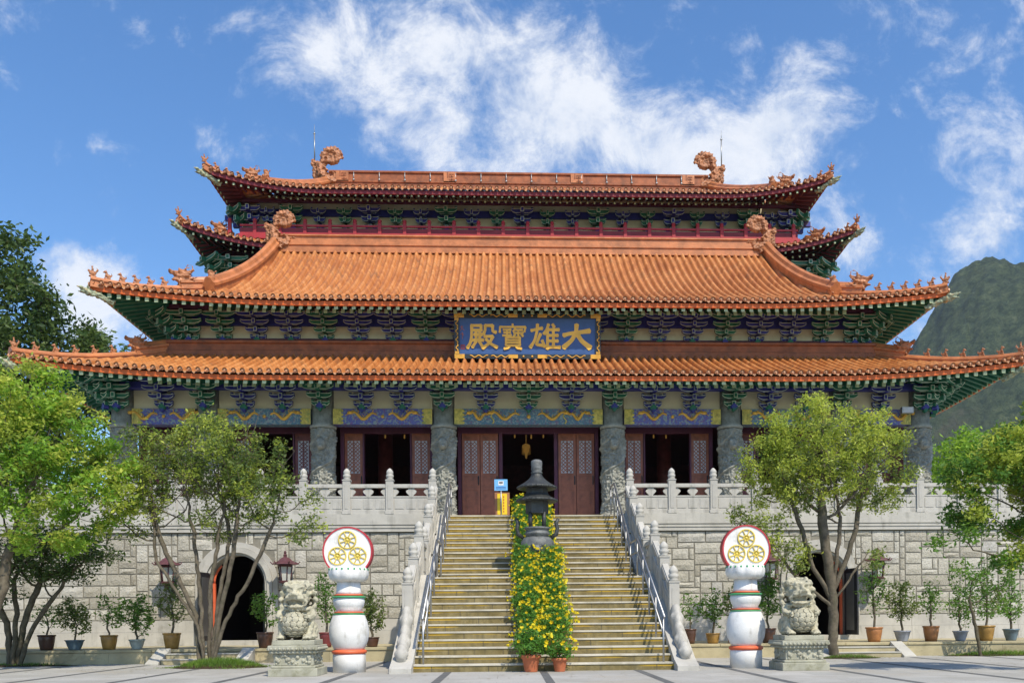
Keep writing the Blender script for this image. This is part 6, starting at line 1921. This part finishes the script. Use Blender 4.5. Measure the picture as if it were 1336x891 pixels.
# ------------------------------------------------------------------ potted shrubs along the ledge
def glaze(name, c, d): return M(name, c, 0.35, 0.5, 0.3, 5, 0.15, 20, dirt=d, dirt_amt=.5)
POTS = {'brown': glaze('pot_dark_brown', (0.085, 0.04, 0.025), (0.03, 0.02, 0.015)), 'amber': glaze('pot_amber', (0.30, 0.17, 0.04), (0.12, 0.07, 0.03)), 'blue': glaze('pot_slate_blue', (0.11, 0.16, 0.19), (0.05, 0.06, 0.07)),
        'pale': glaze('pot_celadon', (0.36, 0.40, 0.36), (0.2, 0.22, 0.18)), 'grey': glaze('pot_grey', (0.26, 0.28, 0.32), (0.14, 0.14, 0.15)), 'orange': glaze('pot_orange_brown', (0.36, 0.15, 0.05), (0.14, 0.06, 0.03)), 'red': glaze('pot_dark_red', (0.17, 0.035, 0.035), (0.06, 0.02, 0.02))}
def potted(x, y, colr, w, h, ph, pw, dens, label, seed, z=LEDGE_Z, leafm=None):
    rng = np.random.default_rng(seed)
    t_ = thing('potted_shrub', label, 'potted plant', (x, y, z), group='potted shrubs along the ledge')
    mb = MB(); r = w / 2
    if colr in ('pale', 'grey', 'blue'): prof = [(r * .62, 0), (r * .66, .03), (r * .85, h * .5), (r * .98, h * .86), (r * 1.08, h * .9), (r * 1.08, h), (r * .95, h), (r * .9, h * .85)]
    else: prof = [(r * .70, 0), (r * .78, h * .2), (r * .92, h * .62), (r * .97, h * .84), (r * .94, h * .88), (r * 1.06, h * .91), (r * 1.06, h), (r * .93, h), (r * .88, h * .85)]
    mb.lathe(prof, n=28); mb.build('pot', POTS[colr], t_)
    mb = MB(); mb.lathe([(r * .89, h * .84), (r * .89, h * .88), (0, h * .9)], n=20); mb.build('soil', SOIL, t_)
    base = np.array([0, 0, h * .86])
    A = sample_crown(rng, [(0, 0, h + ph * .62, pw * .5, pw * .42, ph * .40), (pw * .2, 0, h + ph * .45, pw * .35, pw * .3, ph * .3), (-pw * .22, 0, h + ph * .55, pw * .3, pw * .3, ph * .3)], 110)
    P, par = grow(rng, [base, base + [.01, 0, .1], base + [rng.uniform(-.06, .06), 0, .22]], A, .07, 1.4, .11, 60)
    mb, rr, kl = tree_mesh(P, par, .0045, .024 if ph < 1.2 else .032)
    mb.build('stems', BARK_L if seed % 2 else BARK_D, t_)
    tips = P[4:]
    dens = int(dens * 1.7)
    C = tips[rng.integers(0, len(tips), dens)] + rng.normal(size=(dens, 3)) * .06
    link('foliage', leaves_mesh('foliage', C, .085, leafm or (LEAF_MID if seed % 3 else LEAF_OLIVE), rng), t_)
def ux(u, d=23.55): return (u - 665) * d / F - .7
SHR = [(2, 'brown', .46, .50, .9, .7, 300, 'bushy shrub in a dark brown pot at the far left end of the ledge'),
       (75, 'brown', .42, .40, .9, .7, 160, 'thin twiggy shrub in a dark brown pot by the dark multi-trunked tree'),
       (110, 'blue', .44, .26, 1.15, .95, 750, 'leafy round shrub in a low slate-blue bowl left of the amber pots'),
       (153, 'amber', .42, .38, 1.1, .7, 200, 'sparse shrub in an amber pot between a blue bowl and a pale bowl'),
       (188, 'pale', .38, .26, 1.25, 1.1, 850, 'broad leafy shrub in a small pale celadon bowl on the left ledge'),
       (232, 'amber', .44, .42, 1.5, .9, 420, 'tall pale-leaved shrub in an amber pot beside the left steps'),
       (350, 'brown', .42, .42, 1.1, .8, 380, 'shrub in a dark brown pot just right of the left arch'),
       (428, 'red', .36, .40, 1.6, .8, 500, 'tall shrub in a dark red pot behind the left wheel pillar'),
       (487, 'brown', .36, .26, 1.3, .8, 650, 'leafy shrub in a low brown pot between the left wheel pillar and the stairs'),
       (902, 'brown', .32, .40, 1.0, .7, 160, 'thin twiggy shrub in a dark pot next to the right stair balustrade'),
       (932, 'amber', .38, .28, 1.2, .8, 420, 'dark-stemmed shrub in a low amber pot near the right wheel pillar'),
       (958, 'orange', .3, .40, 1.2, .6, 250, 'shrub in an orange-brown pot half hidden by the right wheel pillar'),
       (1006, 'brown', .4, .40, 1.6, .8, 700, 'tall leafy shrub between the right wheel pillar and the right lion'),
       (1148, 'orange', .44, .40, 1.9, .9, 420, 'tall thin shrub in an orange-brown pot right of the right arch'),
       (1186, 'grey', .42, .30, 1.4, 1.0, 700, 'leafy shrub in a dark grey bowl, first bowl right of the right arch'),
       (1225, 'orange', .42, .42, 1.3, .7, 320, 'narrow shrub in an orange-brown pot between two grey bowls'),
       (1265, 'grey', .38, .28, 1.2, .8, 420, 'shrub in a small pale grey bowl near the sapling'),
       (1300, 'amber', .44, .42, 1.6, .9, 420, 'tall shrub in an amber pot right of the sapling'),
       (1334, 'blue', .40, .32, 1.4, .8, 380, 'shrub in a blue-grey pot at the right edge of the ledge')]
for k, (u, colr, w_, h_, ph, pw, dn, lb_) in enumerate(SHR):
    potted(ux(u), 5.55, colr, w_, h_, ph, pw, dn, lb_, 40 + k)

# ------------------------------------------------------------------ yellow flowering pots climbing the middle of the stairs
def flower_proto(seed, big=1.0):
    rng = np.random.default_rng(seed)
    t_ = thing('flowering_pot', 'x', 'flower pot')
    mb = MB(); mb.lathe([(.115, 0), (.125, .02), (.165, .25), (.17, .26), (.195, .265), (.20, .33), (.165, .33), (.15, .28)], n=24)
    mb.build('pot', TERRA, t_)
    mb = MB(); mb.lathe([(.155, .27), (.155, .29), (0, .30)], n=16); mb.build('soil', SOIL, t_)
    A = sample_crown(rng, [(0, 0, .62, .38 * big, .33, .27 * big), (0, -.05, .50, .40 * big, .30, .2)], 120)
    P, par = grow(rng, [np.array([0, 0, .27]), np.array([0, 0, .36])], A, .06, 1.2, .09, 50)
    mb, rr, kl = tree_mesh(P, par, .004, .02); mb.build('stems', BARK_D, t_)
    tips = P[3:]
    n = 1150
    C = tips[rng.integers(0, len(tips), n)] + rng.normal(size=(n, 3)) * .055
    C = C[C[:, 2] > .24]
    link('foliage', leaves_mesh('foliage', C, .078, LEAF_FLOWER, rng, aspect=.42), t_)
    # five-petalled trumpet blossoms on the outside
    d = rng.normal(size=(23, 3)); d[:, 2] = np.abs(d[:, 2]) * .9 - .15; d[:, 1] -= .35; d /= np.linalg.norm(d, axis=1)[:, None]
    mb = MB()
    for q in d:
        c = np.array([0, 0, .55]) + q * np.array([.43 * big, .37, .36 * big]) * rng.uniform(.92, 1.12)
        if c[2] < .30: continue
        ax = Vector(q).normalized(); ax = (ax + Vector((rng.normal() * .3, -.35, rng.normal() * .3))).normalized()
        u = ax.orthogonal().normalized(); v = ax.cross(u)
        R_ = rng.uniform(.036, .056); ph = rng.uniform(0, 6)
        vs = [tuple(Vector(c) - ax * .045)]
        fs = []
        for k in range(5):
            for (da, rr_, hh) in ((-.52, .62, .012), (0, 1.0, .022), (.52, .62, .012)):
                a = ph + 2 * PI * k / 5 + da
                p = Vector(c) + (u * math.cos(a) + v * math.sin(a)) * R_ * rr_ + ax * (hh - .012)
                vs.append(tuple(p))
            b_ = 1 + 3 * k
            fs += [(0, b_, b_ + 1), (0, b_ + 1, b_ + 2)]
        for k in range(5):
            fs.append((0, 1 + 3 * k + 2, 1 + 3 * ((k + 1) % 5)))
        mb.add(vs, fs, 0)
    mb.build('blossoms', PETAL, t_)
    return t_
protos = [flower_proto(71), flower_proto(72), flower_proto(73)]
slots = []
for s, dx in ((-1, -.28), (1, .30)):
    slots.append((dx, -.24, 0, 'ground', s))
    for i in range(1, 13, 1): slots.append((dx + .05 * (-1) ** i, i * TREAD + .15, (i + 1) * RISE, 'lower', s))
    slots.append((dx * 1.25, 3.78, 13 * RISE, 'lower', s))
    slots.append((dx * 1.3, 4.95, 13 * RISE, 'upper', s))
    for i in range(0, 12, 1): slots.append((dx + .03 * (-1) ** i, 5.1 + i * TREAD + .15, (14 + i) * RISE, 'upper', s))
rnd = random.Random(4)
used = [False] * 3
for (x, y, z, w_, s) in slots:
    k = rnd.randrange(3)
    if w_ == 'ground':
        lab, grp = ('terracotta pot of yellow flowers on the plaza, %s of the two at the stair foot' % ('left' if s < 0 else 'right')), 'flowering pots up the middle of the stairs'
    elif w_ == 'lower':
        lab, grp = 'pot of yellow flowers on a step between the plaza and the bronze burner', 'yellow flowering pots below the burner'
    else:
        lab, grp = 'pot of yellow flowers on a step behind the bronze burner', 'yellow flowering pots behind the burner'
    rz = rnd.uniform(-.5, .5)
    if used[k]:
        o = dup(protos[k], None, (x, y, z), rz, lab, grp)
    else:
        o = protos[k]; used[k] = True; o.location = (x, y, z); o.rotation_euler = (0, 0, rz); o['label'] = lab; o['group'] = grp
    sc = (.86 if w_ != 'ground' else 1.0) * rnd.uniform(.84, 1.12)
    if w_ == 'upper': sc *= .9
    o.scale = (sc, sc, sc)

# ------------------------------------------------------------------ grass at the tree feet
def grass(name, cx, cy, rx, ry, n, h, seed, lab, hump=.12):
    rng = np.random.default_rng(seed)
    a = rng.uniform(0, 2 * PI, n); q = np.sqrt(rng.uniform(0, 1, n)) * (1 + .16 * np.sin(3 * a + seed) + .12 * np.sin(7 * a + 2 * seed)) * (1 + .12 * rng.normal(size=n))
    x, y = cx + rx * q * np.cos(a), cy + ry * q * np.sin(a)
    z = .01 + hump * np.clip(1 - q ** 2, 0, 1)
    hh = h * rng.uniform(.4, 1.3, n) * np.clip(1.35 - q, .25, 1); an = rng.uniform(0, 2 * PI, n); w = .012
    dx, dy = np.cos(an) * w, np.sin(an) * w
    lx, ly = rng.normal(size=n) * .05, rng.normal(size=n) * .05
    V = np.stack([np.stack([x - dx, y - dy, z - .05], 1), np.stack([x + dx, y + dy, z - .05], 1), np.stack([x + lx, y + ly, z + hh], 1)], 1).reshape(-1, 3)
    me = bpy.data.meshes.new(name)
    me.from_pydata(V.tolist(), [], [(3 * k, 3 * k + 1, 3 * k + 2) for k in range(n)])
    m = bpy.data.materials.get('grass_blade') or leaf_mat('grass_blade', (0.07, 0.14, 0.02), (0.14, 0.24, 0.03), (0.24, 0.34, 0.05), 0.3)
    me.materials.append(m)
    tag(link(name, me), lab, 'grass', kind='stuff')
    mb = MB(); vs, fs = [], []
    for j in range(7):
        for k in range(28):
            aa = 2 * PI * k / 28; qq = j / 6
            vs.append((cx + rx * 1.04 * qq * math.cos(aa), cy + ry * 1.04 * qq * math.sin(aa), .006 + hump * (1 - qq ** 2) + .004))
    for j in range(6):
        for k in range(28):
            fs.append((j * 28 + k, (j + 1) * 28 + k, (j + 1) * 28 + (k + 1) % 28, j * 28 + (k + 1) % 28))
    mb.add(vs, fs, 0, True)
    tag(mb.build('soil_mound', SOIL), kind='structure')
grass('grass', -7.45, 2.9, 1.05, .6, 5200, .12, 5, 'tuft of bright green grass round the foot of the bare-limbed tree')
grass('grass', 7.9, 4.1, .8, .3, 1500, .07, 6, 'thin grass round the trunk of the round-crowned tree', .04)
grass('grass', 12.3, 4.7, 1.6, .3, 2600, .1, 7, 'strip of grass along the right ledge by the sapling', .05)
grass('grass', -12.9, 4.6, 1.3, .35, 1200, .06, 8, 'thin grass under the dark multi-trunked tree', .04)

rng = np.random.default_rng(91)
pts = np.concatenate([np.stack([rng.normal(cx, sx, n_), rng.normal(cy, sy, n_), np.full(n_, .016)], 1) for cx, cy, sx, sy, n_ in ((-7.8, 2.6, 1.6, .9, 130), (7.6, 3.4, 1.3, .8, 120), (-11.5, 2.5, 1.8, 1.2, 130), (9.5, .5, 1.8, 1.6, 110), (0, -1.5, 1.6, .5, 30))])
pts = pts[(pts[:, 1] < 4.2) & ((np.abs(pts[:, 0]) > 3.3) | (pts[:, 1] < -.5))]
me = leaves_mesh('fallen_leaves', pts, .085, leaf_mat('dry_leaf', (0.10, 0.06, 0.02), (0.22, 0.15, 0.04), (0.33, 0.27, 0.07), .15), rng, up=-.0)
co = np.empty(len(me.vertices) * 3); me.vertices.foreach_get('co', co); co = co.reshape(-1, 3); co[:, 2] = .014 + np.abs(co[:, 2] - .016) * .18; me.vertices.foreach_set('co', co.ravel()); me.update()
tag(link('fallen_leaves', me), 'dry leaves scattered thinly over the plaza paving', 'leaves', kind='stuff')

# ------------------------------------------------------------------ mountain
def hill(name, cx, cy, w_, d_, peaks, nx, ny, seed, mt, rough):
    mb = MB(); vs, fs = [], []
    for j in range(ny + 1):
        for i in range(nx + 1):
            x = cx + (i / nx - .5) * w_; y = cy + (j / ny - .5) * d_
            acc = 0.0
            for (px_, py_, h, sx, sy) in peaks:
                acc += ((h + 20) * math.exp(-(abs((x - px_) / sx) ** 2.0) - (abs((y - py_) / sy) ** 1.8))) ** 4
            z = -20 + acc ** .25
            v = Vector((x / 170 + seed, y / 170, 0))
            k = min(1, max(0, z + 10) / 120)
            rid = 1 - abs(noise.noise(v * 1.3)) * 2
            z += rough * (rid * .35 + noise.fractal(v * 3, 1.0, 2.0, 4) * .34) * k
            c_ = noise.noise(Vector((x / 9 + seed, y / 9, 0))); c2 = noise.noise(Vector((x / 23, y / 23, seed)))
            z += (c_ * 5.5 + c2 * 9.0) * min(1, max(0, z + 10) / 40)
            vs.append((x, y, z))
    for j in range(ny):
        for i in range(nx):
            a = j * (nx + 1) + i
            fs.append((a, a + 1, a + nx + 2, a + nx + 1))
    mb.add(vs, fs, 0, True)
    return tag(mb.build(name, mt), kind='structure')
def hill_mat():
    m, t, b = base_mat('forested_hill', 0.95, 0.1)
    tc = t.n('ShaderNodeTexCoord').outputs['Object']
    f = noise_tex(t, .11, 9, .8, tc); f2 = noise_tex(t, .008, 6, .65, tc)
    c = t.ramp(f, [(0.3, (0.018, 0.032, 0.016)), (0.46, (0.065, 0.105, 0.05)), (0.55, (0.12, 0.17, 0.075)), (0.66, (0.22, 0.26, 0.13))])
    c = t.mix(t.math('MULTIPLY', t.smooth(f2, .5, .62), .6), c, (0.10, 0.13, 0.06))
    v = t.n('ShaderNodeTexVoronoi', i_Scale=.055); t.l(tc, v.inputs['Vector'])
    c = t.mix(t.math('MULTIPLY', t.smooth(f2, .60, .66), .5), c, (0.22, 0.19, 0.14))
    t.l(c, b.inputs['Base Color'])
    h = t.math('ADD', t.math('MULTIPLY', f, 1.0), t.math('MULTIPLY', v.outputs['Distance'], -.5))
    bump(t, b, h, 1.0, 30)
    return m
HM = hill_mat()
hill('mountain', 690, 900, 760, 460, [(505, 900, 345, 150, 210), (600, 925, 355, 170, 210), (395, 880, 190, 110, 170), (740, 900, 330, 200, 200)], 330, 170, 3.3, HM, 36)
hill('foothill', 260, 420, 500, 260, [(190, 420, 62, 75, 90), (270, 430, 95, 90, 90), (400, 440, 120, 120, 100)], 110, 70, 8.1, HM, 22)

# ------------------------------------------------------------------ air between the plaza and the mountain
hz = MB(); hz.boxb(-1400, 1600, -60, 1500, -25, 520)
hm = bpy.data.materials.new('air'); hm.use_nodes = True
ht = hm.node_tree; ht.nodes.remove(ht.nodes['Principled BSDF'])
pv = ht.nodes.new('ShaderNodeVolumePrincipled'); pv.inputs['Color'].default_value = (0.80, 0.89, 1.0, 1); pv.inputs['Density'].default_value = 0.00011; pv.inputs['Anisotropy'].default_value = 0.2
ht.links.new(pv.outputs[0], ht.nodes['Material Output'].inputs['Volume'])
tag(hz.build('haze', hm), kind='stuff')
